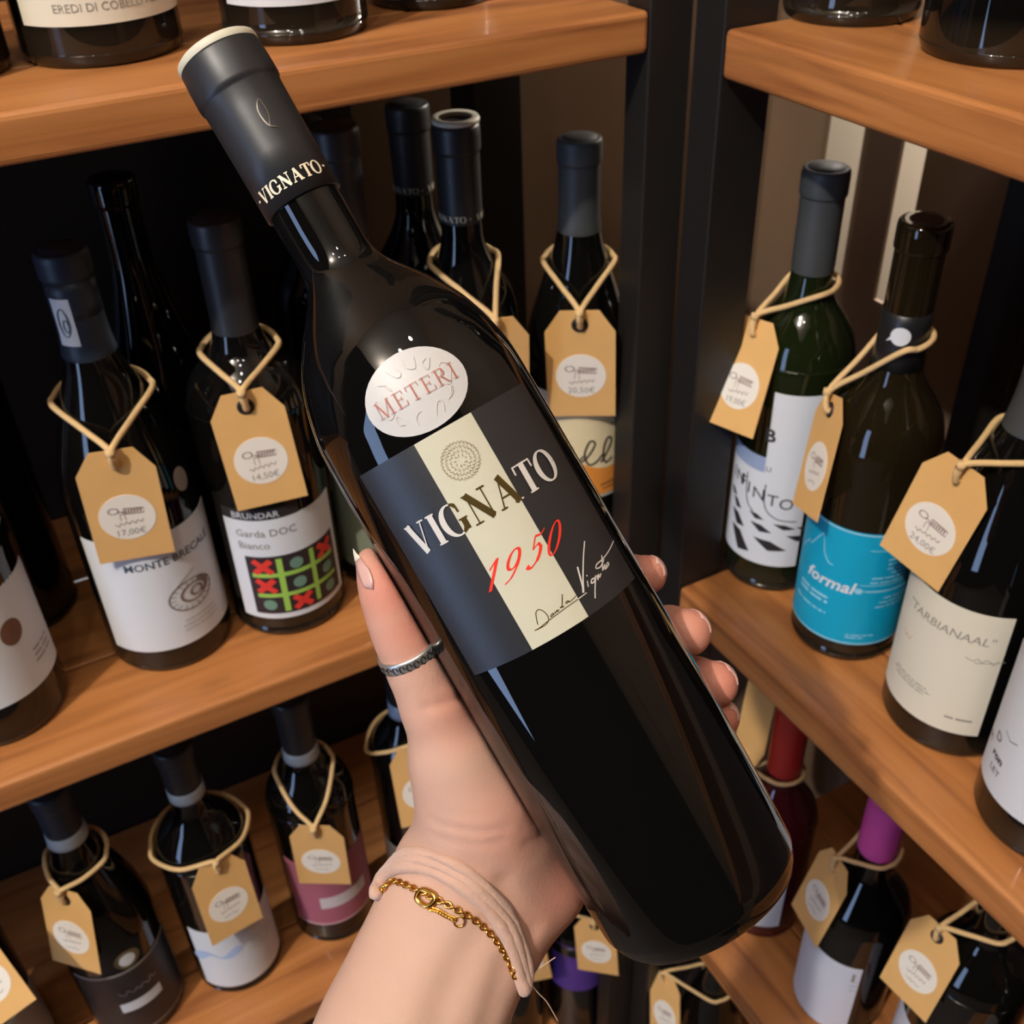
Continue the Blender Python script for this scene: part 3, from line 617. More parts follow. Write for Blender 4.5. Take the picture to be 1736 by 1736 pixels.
TAGS['c1'] = (U(1264, 1296, .990), CR*.38-CW*.92, -CU*.97-CR*.22)
# price, distance factor from the eye, where the twine crosses the neck in the photo, black eyelet?, label
TINFO = {
    'M1': ('17,00\u20ac', 1.0, (168, 668), False, 'kraft price tag 17,00\u20ac hanging on the MONTE BRECALE bottle'),
    'M2': ('14,50\u20ac', 1.0, (406, 588), True, 'kraft price tag 14,50\u20ac with black eyelet above the noughts and crosses label'),
    'M5': ('20,50\u20ac', 1.07, (981, 440), True, 'kraft price tag 20,50\u20ac with black eyelet nearest the corner post'),
    'M4': ('20,00\u20ac', 1.0, (795, 440), False, 'kraft price tag half hidden behind the shoulder of the held bottle'),
    'r1': ('19,00\u20ac', 1.0, (1375, 482), False, 'kraft price tag 19,00\u20ac hanging on the INFINITO bottle'),
    'r2': ('22,00\u20ac', 1.0, (1525, 572), True, 'kraft price tag turned edge-on beside the turquoise label'),
    'r3': ('24,00\u20ac', 1.0, (1716, 735), False, 'kraft price tag 24,00\u20ac hanging on the TARBIANAAL bottle'),
    'b0': ('15,00\u20ac', 1.0, None, False, 'kraft price tag cut off at the bottom left corner of the photo'),
    'b1': ('23,00\u20ac', 1.0, (122, 1452), True, 'pale kraft price tag with black eyelet over the grey-bordered black label'),
    'b2': ('18,50\u20ac', 1.0, (346, 1411), False, 'brown kraft price tag above the pale blue and white label'),
    'b3': ('16,00\u20ac', 1.0, (515, 1296), False, 'kraft price tag above the dusty pink label'),
    'b4': ('16,50\u20ac', 1.0, (700, 1252), True, 'kraft price tag half hidden behind the thumb'),
    'd1': ('21,00\u20ac', 1.0, None, True, 'kraft price tag low between the wrist and the base of the held bottle'),
    'd2': ('13,50\u20ac', 1.0, None, False, 'kraft price tag peeping out behind the beige hair tie'),
    'c1': ('12,50\u20ac', 1.0, (1324, 1305), False, 'pale price tag seen edge-on beside the red capsule'),
    'c2': ('17,50\u20ac', 1.0, (1467, 1432), False, 'kraft price tag hanging below the magenta capsule'),
    'c3': ('25,00\u20ac', 1.0, (1636, 1542), True, 'kraft price tag with black eyelet at the bottom right'),
    'd3': ('14,00\u20ac', 1.0, None, False, 'narrow kraft price tag at the bottom edge under the held bottle'),
}
def z_on_axis(b, q):
    zs = np.linspace(b.z+.12, b.z+.34, 400)
    e = [np.linalg.norm(proj((b.x, b.y, z))-np.array(q)) for z in zs]; return zs[int(np.argmin(e))]
def unit(v): v = np.asarray(v, float); return v/np.linalg.norm(v)
LOGO = None
def price_tag(key):
    t, ex, ey = (np.array(a) for a in TAGS[key]); price, k, q, eye, label = TINFO[key]
    ey = unit(ey); ex = unit(ex-ey*(ex@ey)); n = np.cross(ex, ey); b = BOT[key]; t0 = t
    smp = [(x, y) for x in np.linspace(-W_/2, W_/2, 7) for y in np.linspace(-.002, -H_, 9)]
    while k > .80:                                                # slide along the sight line until the card clears the glass
        t = CAM+(t0-CAM)*k; ok = True
        for bb in (b, BOT.get({'r1': 'r2', 'r2': 'r1', 'c1': 'c2', 'M4': 'M5', 'M5': 'M4'}.get(key, key))):
            for x, y in smp:
                p = t+(ex*x+ey*y)*k; rad = math.hypot(p[0]-bb.x, p[1]-bb.y)
                if 0 < p[2]-bb.z < bb.H and rad < prof_r(bb.prof, p[2]-bb.z)+.0012: ok = False
        if ok: break
        k -= .004
    M4 = Matrix([[ex[0], ey[0], n[0], t[0]], [ex[1], ey[1], n[1], t[1]], [ex[2], ey[2], n[2], t[2]], [0, 0, 0, 1]])
    if k != 1.0: M4 = M4 @ Matrix.Scale(k, 4)
    root = empty('price_tag', mat4=M4); tag(root, label, 'price tag', 'kraft price tags tied to the bottle necks')
    new_obj('card', CARD, root)
    v, fc = disk_solid(.0172, .0000, .0003, -.0505); st = mesh('sticker', v, fc, M_STICK, root, smooth=False)
    sh = [ell(-.0075, -.0445, .0030, .0022, .0005, .0008), ribbon([(-.0055, -.046), (-.002, -.0455), (-.003, -.048)], .0006),
          ribbon([(-.004, -.047), (-.0042, -.0525)], .0004), ribbon([(-.0015, -.0465), (-.001, -.0525)], .0004)]
    sh += [at2(scribble(.018, .0028, 14, 77, .0005), -.0085, -.0575, rot=.12)]
    flat_mesh('lettering', join(sh), M_BROWNINK, st, .0005)
    bx = [(-.0015, -.0475), (.0105, -.0482), (.0107, -.0445), (-.0013, -.0435)]
    stamp = [ribbon([bx[0], bx[1], bx[2], bx[3], bx[0]], .0007)]+[ribbon([(bx[0][0]+.0012+i*.0018, -.0470), (bx[0][0]+.0014+i*.0018, -.0446)], .0009) for i in range(6)]
    flat_mesh('stamp_box', join(stamp), mat('maroon_ink', srgb(120, 84, 76), rough=.7), st, .0005)
    tx, w = text2(price, .0048) if key in ('M1', 'M2', 'M5', 'r1', 'r3') else (at2(scribble(.013, .003, 9, 5+len(label), .0005), 0, .001), .013)
    flat_mesh('price', at2(tx, -w/2, -.0640), mat('pencil_ink', srgb(150, 140, 130), rough=.7), st, .0005)
    if eye:
        v, fc = [], []
        for rr, zz in ((.0024, .0003), (.0026, .0010), (.0044, .0011), (.0056, .0004), (.0056, .0001)):
            for i in range(24): v.append((rr*math.cos(2*math.pi*i/24), -.0105+rr*math.sin(2*math.pi*i/24), zz))
        for a in range(4):
            for i in range(24): fc.append((a*24+i, a*24+(i+1) % 24, (a+1)*24+(i+1) % 24, (a+1)*24+i))
        mesh('eyelet', v, fc, M_EYE, root)
    # twine: through the hole and around the neck
    hole = t+ey*(-.0105)*k
    zs = z_on_axis(b, q) if q else b.z+.225
    rn = prof_r(b.prof, zs-b.z)+.0034
    c = np.array([b.x, b.y, zs]); f = hole-c; f[2] = 0; f = unit(f); g = np.array([-f[1], f[0], 0])
    if g@CR > 0: g = -g                                            # g: to the left in view
    knot = hole+ey*.0125+n*.0035
    ring = []
    for a in np.linspace(-90, 90, 13):                            # behind the neck
        aa = math.radians(a); ring.append(c-f*rn*math.cos(aa)+g*rn*math.sin(-aa)+np.array([0, 0, .004*math.cos(aa)]))
    sideR, sideL = c-g*rn*1.02+f*.004, c+g*rn*1.02+f*.004
    def arc(side):
        mid = (side+knot)/2; rad = mid-c; rad[2] = 0
        h = np.linalg.norm(rad); need = prof_r(b.prof, max(.02, mid[2]-b.z))+.0036
        if h < need: mid = mid+rad/h*(need-h)
        return [side, mid]
    L1 = arc(sideL); R1 = arc(sideR)
    path = [hole-n*.0015-ey*.0005, hole+n*.0025, knot]+L1[::-1]+ring[1:-1]+R1+[knot+n*.001+ex*.0005, hole+n*.0030+ex*.0006, hole-n*.0015+ex*.0008]
    inv = np.array(M4.inverted())
    loc = [(inv@np.array([*p, 1]))[:3] for p in spline(path, 6)]
    v, fc = tube_data(loc, .0020/k, 8); mesh('twine', v, fc, M_TWINE, root)
    v, fc = tube_data([(inv@np.array([*(knot-ey*.003+n*.0015), 1]))[:3], (inv@np.array([*(knot+ey*.0015+n*.0015), 1]))[:3]], .0030/k, 8); mesh('knot', v, fc, M_TWINE, root)
for key in TAGS: price_tag(key)

# ------------------------------------------------------------------ the held bottle
D1, D2 = .344, .3725
TOPP, BASEP = U(370, 94, D1), U(1195, 1522, D2)
LEN = float(np.linalg.norm(TOPP-BASEP)); HZ = (TOPP-BASEP)/LEN            # bottle's own up axis
HMID = (TOPP+BASEP)/2
_f = CAM-HMID; _f = _f-HZ*(_f@HZ); HF = unit(_f); HX = np.cross(HZ, HF); HX = HX if HX@CR > 0 else -HX
# local axes: x = right in view, -y = towards the viewer, z = up the bottle
HM = Matrix([[HX[0], -HF[0], HZ[0], BASEP[0]], [HX[1], -HF[1], HZ[1], BASEP[1]], [HX[2], -HF[2], HZ[2], BASEP[2]], [0, 0, 0, 1]])
HMI = np.array(HM.inverted())
def s_to_z(s):
    q = s/1649.2; lam = q*D1/(D2-q*(D2-D1)); return LEN*(1-lam)
def px_to_r(s, t):
    q = s/1649.2; lam = q*D1/(D2-q*(D2-D1)); d = D1+(D2-D1)*lam; return t*d/F
CTRL = [(1649, 60), (1655, 150), (1648, 163), (1625, 175), (1590, 180), (1400, 185), (1150, 186.5), (900, 187), (760, 187), (700, 186.5), (664, 184.5), (620, 176), (585, 166), (550, 152), (505, 125), (470, 99), (445, 81), (425, 70), (405, 64.5), (370, 63), (300, 63.5), (80, 64), (20, 64)]
HPROF = smooth_prof([(px_to_r(s, t), s_to_z(s)) for s, t in CTRL], 5)
HPROF = [(r, max(z, 0.0)) for r, z in HPROF]
def hit_px(px, py, R):
    """where the view ray meets the bottle's side: (angle, height)"""
    o = (HMI@np.array([*CAM, 1]))[:3]; d = (HMI[:3, :3]@(U(px, py, 1)-CAM))
    a = d[0]**2+d[1]**2; bb = o[0]*d[0]+o[1]*d[1]; c = o[0]**2+o[1]**2-R*R; disc = bb*bb-a*c
    s = (-bb-math.sqrt(max(disc, 0)))/a; P = o+d*s
    return math.atan2(P[0], -P[1]), P[2]
RB = px_to_r(900, 187)
held = empty('wine_bottle', mat4=HM)
tag(held, 'large dark wine bottle labelled VIGNATO 1950, held up in the hand', 'bottle')
v, fc = lathe_data(HPROF, 128); mesh('glass_body', v, fc, G_HELD, held)
cap = [(292, 63.6), (292, 69.5), (200, 70), (120, 71), (84, 71.5), (80, 72.5), (77, 74.8), (70, 75.6), (40, 75), (12, 73.5), (7, 72.5)]
v, fc = lathe_data([(px_to_r(s, t), s_to_z(s)) for s, t in cap]+[(px_to_r(5, 30), s_to_z(6))], 96); capo = mesh('capsule', v, fc[:-2], M_CAPB, held)
CAPP = [(px_to_r(s, t), s_to_z(s)) for s, t in cap]
rim = [(8, 73.2), (5, 74.0), (0, 74.2), (-5, 73), (-8, 69), (-9.5, 60), (-9.5, 1)]
v, fc = lathe_data([(px_to_r(s, t), s_to_z(s)) for s, t in rim], 96); mesh('capsule_rim', v, fc[:-2], M_CREAM, held)
# capsule print, three times around
cz = s_to_z(272); cr = px_to_r(270, 70)
shp, w = serif_caps('VIGNATO', .0043, T=.24, t=.09); kk = .0240/w; shp = ([(p[0]*kk, p[1]) for p in shp[0]], shp[1]); w = .0240; ds = ([(0, .0017), (.0012, .0017), (.0012, .0024), (0, .0024)], [(0, 1, 2, 3)])
pitch = 2*math.pi*cr/2
v, fc = wrap(join([at2(shp, k*pitch-w/2, 0) for k in range(2)]+[at2(ds, k*pitch+w/2+.0012, 0) for k in range(2)]+[at2(ds, k*pitch-w/2-.0024, 0) for k in range(2)]), [(cr, cz-.01), (cr, cz+.02)], D(-2), cz, .00025)
mesh('lettering', v, fc, mat('champagne_foil', srgb(236, 220, 190), rough=.35), capo, smooth=False)
v, fc = wrap(ribbon(spline([(-.0005, .010), (.0012, .014), (.0008, .019), (-.0012, .016), (-.0008, .011), (.0016, .009)], 6), .0004), [(px_to_r(200, 70.4), 0), (px_to_r(200, 70.4), 1)], D(14), s_to_z(225), .0003)
mesh('embossed_mark', v, fc, mat('bright_foil', srgb(120, 112, 100), rough=.25, metal=.6), capo, smooth=False)
# main label
aTL, zTL = hit_px(608, 800, RB); aTR, zTR = hit_px(890, 655, RB); aBL, zBL = hit_px(803, 1140, RB); aBR, zBR = hit_px(1075, 985, RB)
A0, A1, Z0, Z1 = (aTL+aBL)/2, (aTR+aBR)/2, (zBL+zBR)/2, (zTL+zTR)/2
s0 = (hit_px(702, 757, RB)[0]+hit_px(902, 1096, RB)[0])/2; s1 = (hit_px(797, 699, RB)[0]+hit_px(994, 1041, RB)[0])/2
M_NAVY = mat('slate_label', srgb(33, 33, 35), rough=.40, spec=.65, bump=.14, bscale=2600)
M_STRIPE = mat('ivory_label', srgb(194, 190, 167), rough=.6, bump=.1, bscale=900)
HP2 = [(RB, -1), (RB, 1)]
v, fc = patch_data(A0, A1, Z0, Z1, HPROF, off=.0002, nphi=60, nz=8); lab = flat_rim(mesh('label', v, fc, M_NAVY, held), 2*60*8)
v, fc = patch_data(s0, s1, Z0+.0001, Z1-.0001, HPROF, off=.0004, nphi=24, nz=8, thick=.0001); mesh('ivory_stripe', v, fc, M_STRIPE, lab)
M_PALEF = mat('pale_foil', srgb(208, 202, 194), rough=.4); M_BRONZE = mat('bronze_foil', srgb(92, 74, 36), rough=.3, metal=.5)
def split_print(name, shape, phi, z, mOut, mIn, off=.0007):
    """foil print: pale over the dark field, bronze over the ivory stripe"""
    shape = slice_u(shape, .0015); V, Fc = wrap(shape, HP2, phi, z, off); idx = []
    for f in Fc:
        u = sum(shape[0][i][0] for i in f)/len(f); a = phi+u/RB; idx.append(1 if s0 < a < s1 else 0)
    return mesh(name, V, Fc, None, lab, False, [mOut, mIn], idx)
aV, zV = hit_px(692, 904, RB); aO, zO = hit_px(938, 790, RB); aN, zN = hit_px(812, 856, RB)
shp, w = serif_caps('VIGNATO', .0100, T=.235, t=.05, gap=.115); k = RB*(aO-aV)/w
split_print('lettering', ([(p[0]*k, p[1]) for p in shp[0]], shp[1]), aV, zN-.0052, M_PALEF, M_BRONZE)
# crest: ring of curled leaf strokes
cr_ = []
rr = random.Random(4)
for ring, (r0, nn) in enumerate(((.0052, 30), (.0039, 24), (.0026, 16), (.0013, 9))):
    for i in range(nn):
        a = 2*math.pi*i/nn+ring*.2; ln = .0008
        cr_.append(ribbon([(r0*math.cos(a)+.0003*math.cos(a*3), r0*math.sin(a)), ((r0+ln)*math.cos(a+.16), (r0+ln)*math.sin(a+.16)), ((r0+ln*.3)*math.cos(a+.3), (r0+ln*.3)*math.sin(a+.3))], .00017))
aC, zC = hit_px(780.5, 780.5, RB)
v, fc = wrap(join(cr_), HP2, aC, zC, .0007); mesh('crest', v, fc, mat('gilt_print', srgb(140, 122, 92), rough=.4), lab, smooth=False)
# 1950 in slanted red numerals
def digit(c):
    t, T = .08, .2
    if c == '1': return [line((.30, .98), (.30, .0), .15), line((.30, .98), (.05, .72), t)]
    if c == '9': return [ell(.33, .68, .24, .30, .05, .14), ribbon(spline([(.58, .72), (.56, .42), (.40, .12), (.16, .00)], 6), [.14]*7+[.10]*6+[.06]*6)]
    if c == '5': return [line((.18, .96), (.20, .56), .07), line((.17, .96), (.42, .92), .07), ribbon(spline([(.40, .92), (.52, .95), (.60, 1.04)], 4), .06), ribbon(spline([(.20, .56), (.40, .66), (.56, .48), (.52, .20), (.30, .02), (.10, .06)], 6), [.05]*6+[.09]*5+[.16]*9+[.08]*11), disc2(.10, .09, .08, .07)]
    return [ell(.36, .5, .26, .50, .05, .15)]
num = []
for c, (px, py) in zip('1950', ((839, 973), (869, 957.6), (907.5, 932.5), (938, 912.5))):
    a, z = hit_px(px, py, RB); h = .0081
    sh = join(digit(c)); num.append(([(RB*(a-A0)+(p[0]-.34)*h*.98+(p[1]-.5)*h*.86, z-Z0+(p[1]-.5)*h) for p in sh[0]], sh[1]))
v, fc = wrap(join(num), HP2, A0, Z0, .0007); mesh('numerals', v, fc, mat('vermilion_foil', srgb(226, 54, 38), rough=.35), lab, smooth=False)
# signature, traced as pen strokes
def pen(pts, th=.00030):
    uv = []
    for x, y in pts:
        a, z = hit_px(880+x/7.235, 880+y/7.235, RB); uv.append((RB*(a-A0), z-Z0))
    return ribbon(spline(uv, 5), th)
sig = [pen([(230, 1290), (215, 1230), (205, 1140), (240, 1105), (300, 1130), (350, 1190), (355, 1250), (310, 1300), (240, 1340), (190, 1362)]), pen([(190, 1362), (260, 1320), (340, 1255), (440, 1180), (560, 1090), (690, 1000), (740, 960), (815, 905)]),
       pen([(410, 1150), (385, 1175), (390, 1195), (412, 1170), (415, 1150), (425, 1175)]), pen([(430, 1130), (440, 1150), (460, 1110), (465, 1135), (485, 1105)]), pen([(520, 1080), (495, 1085), (520, 1050), (518, 920), (522, 1075), (545, 1060)]),
       pen([(590, 1000), (562, 1020), (575, 1035), (600, 1000), (605, 1020), (640, 990), (690, 940)]),
       pen([(700, 590), (735, 720), (765, 830), (772, 905)], .0006), pen([(784, 275), (772, 450), (768, 700), (778, 905)], .0005), pen([(812, 705), (818, 690)], .0004), pen([(820, 760), (832, 835)], .0004),
       pen([(905, 730), (875, 745), (870, 790), (905, 770), (920, 700), (915, 850), (917, 975)], .00045), pen([(935, 690), (950, 750), (955, 680), (970, 720), (985, 670)], .0004), pen([(992, 450), (1000, 560), (1005, 640)], .00045),
       pen([(1005, 640), (1030, 560), (1030, 620), (1055, 600), (1080, 560), (1065, 540), (1045, 590), (1050, 620)], .0004), pen([(1135, 275), (1070, 410), (1000, 500), (935, 560), (925, 610), (980, 590), (1020, 500)], .0004)]
split_print('signature', join(sig), A0, Z0, M_PALEF, M_BRONZE, .0008)
# oval neck label
aM, zM_ = hit_px(705, 662, RB)
def oval(ru, rv, off, n=40, rings=6, th=.00018):
    V, Fc = [], []
    for layer in (off+th, off-.0001):
        V.append((0, 0, layer))
        for k in range(1, rings+1):
            for i in range(n): a = 2*math.pi*i/n; V.append((ru*k/rings*math.cos(a), rv*k/rings*math.sin(a), layer))
    N = 1+n*rings; V += list(V); rim_ = []
    for i in range(n):
        j = (i+1) % n; Fc.append((0, 1+i, 1+j)); Fc.append((N, N+1+j, N+1+i))
        for k in range(rings-1):
            a, b_ = 1+k*n, 1+(k+1)*n; Fc.append((a+i, b_+i, b_+j, a+j)); Fc.append((N+a+j, N+b_+j, N+b_+i, N+a+i))
        e = 1+(rings-1)*n; rim_.append((2*N+e+i, 3*N+e+i, 3*N+e+j, 2*N+e+j))
    Fc += rim_; out = []
    for u, v_, l in V:
        z = zM_+v_; r = prof_r(HPROF, z); a = aM+u/RB; out.append(((r+l)*math.sin(a), -(r+l)*math.cos(a), z))
    return out, Fc
v, fc = oval(.0172, .0127, .00015, th=.00008); ov = mesh('oval_label', v, [f for f in fc if True], mat('pearl_paper', srgb(194, 191, 188), rough=.45, bump=.15, bscale=300), held)
shp, w = serif_caps('METERI', .0052, T=.10, t=.03, gap=.16); k = .0272/w
v, fc = wrap(([(p[0]*k-.0136, p[1]-.0026) for p in shp[0]], shp[1]), HPROF, aM, zM_, .0007); mesh('lettering', v, fc, mat('russet_ink', srgb(168, 96, 80), rough=.6), ov, smooth=False)
fl = []
for i in range(12):
    a = 2*math.pi*i/12+.3; rx, ry = .0112, .0078
    fl.append(ribbon(spline([(rx*math.cos(a)+.002*math.cos(a*2+q), ry*math.sin(a)+.002*math.sin(q*1.7+a)) for q in (0, 1.2, 2.4, 3.6)], 5), .00022))
v, fc = wrap(join(fl), HPROF, aM, zM_, .0006); mesh('scroll_pattern', v, fc, mat('faint_grey_print', srgb(202, 194, 186), rough=.6), ov, smooth=False)

# ------------------------------------------------------------------ the hand and forearm (one continuous surface)
def cyl(phi, z, rad):
    """bottle cylinder coordinates -> world (phi in degrees: 0 faces the viewer, +90 right, 180 behind)"""
    a = math.radians(phi); p = np.array([rad*math.sin(a), -rad*math.cos(a), z, 1]); return (np.array(HM)@p)[:3]
SEG = []   # (a, b, ra, rb, blend group)
def seg(a, b, ra, rb): SEG.append((np.array(a), np.array(b), ra, rb))
GROUPS = {}
def chain(name, pts):
    GROUPS[name] = [(np.array(pts[i][0]), np.array(pts[i+1][0]), pts[i][1], pts[i+1][1]) for i in range(len(pts)-1)]
zI, zMd, zRg, zPk = s_to_z(1146), s_to_z(1270), s_to_z(1375), s_to_z(1440)
chain('thumb', [(U(629, 952, .3570), .0050), (U(648, 986, .3575), .0070), (U(661, 1021, .3580), .0077), (U(675, 1062, .3595), .0083), (U(692, 1100, .361), .0086), (U(712, 1145, .363), .0092), (U(738, 1200, .366), .0108), (U(772, 1280, .371), .0146), (U(808, 1360, .378), .0190)])
chain('palm', [(U(808, 1360, .378), .0190), (U(822, 1425, .385), .0215), (U(800, 1490, .388), .0220)])
chain('palm2', [(U(880, 1440, .398), .0190), (U(918, 1500, .398), .0150), (U(850, 1560, .394), .0170)])
for nm, zt, tp, r0, zm in (('index', zI, 116, .0078, .124), ('middle', zMd, 113, .0094, .104), ('ring_finger', zRg, 114, .0092, .084), ('little', zPk, 121, .0076, .066)):
    R = px_to_r(1200, 186)
    chain(nm, [(cyl(tp, zt, R+r0*.90), r0*.93), (cyl(tp+14, zt+.001, R+r0+.0002), r0), (cyl(tp+34, zt+.003, R+r0+.0008), r0*1.02), (cyl(tp+62, zt+(zm-zt)*.4, R+r0+.0018), r0*1.08), (cyl(tp+92, zt+(zm-zt)*.75, R+r0+.004), r0*1.12), (cyl(tp+106, zm, R+r0+.008), r0*1.25)])
    GROUPS['meta_'+nm] = [(cyl(tp+106, zm, R+r0+.008), cyl(252, .050, .064), r0*1.25, .0145)]
GROUPS['web'] = [(U(772, 1280, .378), cyl(226, .118, .054), .012, .010), (U(808, 1360, .386), cyl(228, .108, .055), .016, .013)]
acr = unit(CR*.909-CU*.417)
def arm(px, py, d, hw, th): c = U(px, py, d); return c-acr*(hw-th), c+acr*(hw-th), th
st_ = [arm(800, 1500, .390, .0300, .0185), arm(768, 1585, .386, .0290, .0190), arm(728, 1672, .382, .0292, .0200), arm(690, 1760, .378, .0305, .0215), arm(600, 1960, .370, .0345, .0245)]
GROUPS['arm_a'] = [(st_[i][0], st_[i+1][0], st_[i][2], st_[i+1][2]) for i in range(4)]
GROUPS['arm_b'] = [(st_[i][1], st_[i+1][1], st_[i][2], st_[i+1][2]) for i in range(4)]
GROUPS['arm_c'] = [((st_[i][0]+st_[i][1])/2, (st_[i+1][0]+st_[i+1][1])/2, st_[i][2], st_[i+1][2]) for i in range(4)]
allp = np.array([p for g in GROUPS.values() for s_ in g for p in (s_[0], s_[1])])
lo, hi = allp.min(0)-.034, allp.max(0)+.034; HS = .0012
gx, gy, gz = [np.arange(lo[i], hi[i], HS) for i in range(3)]
shape_ = (len(gx), len(gy), len(gz))
X, Y, Z = np.meshgrid(gx, gy, gz, indexing='ij'); X = X.astype(np.float32); Y = Y.astype(np.float32); Z = Z.astype(np.float32)
def smin(a, b, k):
    h = np.clip(.5+.5*(b-a)/k, 0, 1); return b+(a-b)*h-k*h*(1-h)
def sd_seg(a, b, ra, rb):
    ba = (b-a).astype(np.float32); L2 = float(ba@ba)
    px, py, pz = X-np.float32(a[0]), Y-np.float32(a[1]), Z-np.float32(a[2])
    h = np.clip((px*ba[0]+py*ba[1]+pz*ba[2])/L2, 0, 1)
    return np.sqrt((px-ba[0]*h)**2+(py-ba[1]*h)**2+(pz-ba[2]*h)**2)-(ra+(rb-ra)*h)
def sd_group(g, k=.004):
    d = None
    for s_ in g:
        e = sd_seg(*s_); d = e if d is None else smin(d, e, k)
    return d
core = None
for nm in ('arm_a', 'arm_b', 'arm_c', 'palm', 'palm2', 'web'):
    e = sd_group(GROUPS[nm], .008); core = e if core is None else smin(core, e, .012)
for nm in ('index', 'middle', 'ring_finger', 'little'):
    core = smin(core, sd_group(GROUPS['meta_'+nm]), .008)
fing = None
for nm in ('index', 'middle', 'ring_finger', 'little'):
    e = sd_group(GROUPS[nm], .003); fing = e if fing is None else smin(fing, e, .0012)
body = smin(core, fing, .006)
body = smin(body, sd_group(GROUPS['thumb'], .006), .010)
# flesh flattens against the bottle
lx = HMI[0, 0]*X+HMI[0, 1]*Y+HMI[0, 2]*Z+HMI[0, 3]; ly = HMI[1, 0]*X+HMI[1, 1]*Y+HMI[1, 2]*Z+HMI[1, 3]; lz = HMI[2, 0]*X+HMI[2, 1]*Y+HMI[2, 2]*Z+HMI[2, 3]
dcyl = np.sqrt(lx*lx+ly*ly)-np.interp(lz, [p[1] for p in HPROF], [p[0] for p in HPROF]).astype(np.float32)-.0003
body = -smin(-body, dcyl, .0015)
def sd_at(P):
    q = (np.asarray(P)-lo)/HS; i = np.clip(np.floor(q).astype(int), 0, np.array(shape_)-2); f = q-i; v = 0.0
    for a in (0, 1):
        for b_ in (0, 1):
            for c_ in (0, 1): v += body[i[0]+a, i[1]+b_, i[2]+c_]*((f[0] if a else 1-f[0])*(f[1] if b_ else 1-f[1])*(f[2] if c_ else 1-f[2]))
    return v
def on_skin(px, py, lift):
    """first point on the sight line that lies lift above the skin"""
    best = None
    for d in np.arange(.335, .44, .0004):
        P = U(px, py, d); v = sd_at(P)
        if best is None or v < best[0]: best = (v, P)
        if v <= lift: return P
    return best[1]
# shallow skin creases
def crease(pts, w, dep):
    global body
    d = None
    for i in range(len(pts)-1):
        e = sd_seg(np.array(pts[i]), np.array(pts[i+1]), 0, 0); d = e if d is None else np.minimum(d, e)
    body = body+dep*np.exp(-(d/w)**2)
def crease_px(pts, w, dep): crease([on_skin(x, y, 0.0) for x, y in pts], w, dep)
crease_px([(722, 1200), (752, 1194), (780, 1182), (796, 1172)], .0014, .0010)
crease_px([(733, 1392), (770, 1404), (815, 1410), (860, 1404)], .0014, .0008)
crease_px([(735, 1416), (775, 1428), (820, 1432), (852, 1427)], .0014, .0007)
crease_px([(745, 1375), (790, 1383), (835, 1380)], .0012, .0004)
crease_px([(930, 1395), (915, 1420), (890, 1432)], .0014, .0006)
crease_px([(850, 1500), (862, 1530), (875, 1552), (905, 1578)], .0034, .0022)
crease_px([(812, 1585), (780, 1640), (752, 1700), (735, 1760)], .0060, .0016)
crease_px([(855, 1635), (838, 1690), (822, 1750)], .0045, .0010)
def surface_nets(S):
    nx, ny, nz = S.shape; ins = S < 0
    c = np.zeros((nx-1, ny-1, nz-1), np.uint8)
    for i in (0, 1):
        for j in (0, 1):
            for k in (0, 1): c += ins[i:nx-1+i, j:ny-1+j, k:nz-1+k]
    act = (c > 0) & (c < 8); idx = -np.ones(act.shape, np.int64); A = np.argwhere(act); idx[act] = np.arange(len(A))
    acc = np.zeros((len(A), 3)); cnt = np.zeros(len(A))
    for ax in range(3):
        o = [a for a in range(3) if a != ax]
        for u in (0, 1):
            for v in (0, 1):
                a = A.copy(); a[:, o[0]] += u; a[:, o[1]] += v; b = a.copy(); b[:, ax] += 1
                sa, sb = S[tuple(a.T)], S[tuple(b.T)]; m_ = (sa < 0) != (sb < 0)
                t = np.where(m_, sa/np.where(m_, sa-sb, 1), 0)
                p = a.astype(float); p[:, ax] += t; acc[m_] += p[m_]; cnt[m_] += 1
    V = acc/cnt[:, None]; Fc = []
    for ax in range(3):
        o = [(ax+1) % 3, (ax+2) % 3]; sl0 = [slice(None)]*3; sl1 = [slice(None)]*3; sl0[ax] = slice(0, -1); sl1[ax] = slice(1, None)
        cr = ins[tuple(sl0)] != ins[tuple(sl1)]; E = np.argwhere(cr)
        E = E[(E[:, o[0]] > 0) & (E[:, o[1]] > 0) & (E[:, o[0]] < S.shape[o[0]]-1) & (E[:, o[1]] < S.shape[o[1]]-1)]
        q = []
        for du, dv in ((-1, -1), (0, -1), (0, 0), (-1, 0)):
            e = E.copy(); e[:, o[0]] += du; e[:, o[1]] += dv; q.append(idx[tuple(e.T)])
        Q = np.stack(q, 1); fl_ = ins[tuple(E.T)]
        Q[~fl_] = Q[~fl_][:, ::-1]; Fc.append(Q)
    return V, np.concatenate(Fc)
V_, Q_ = surface_nets(body)
V_ = V_*HS+lo
keep = np.ones(len(V_), bool)
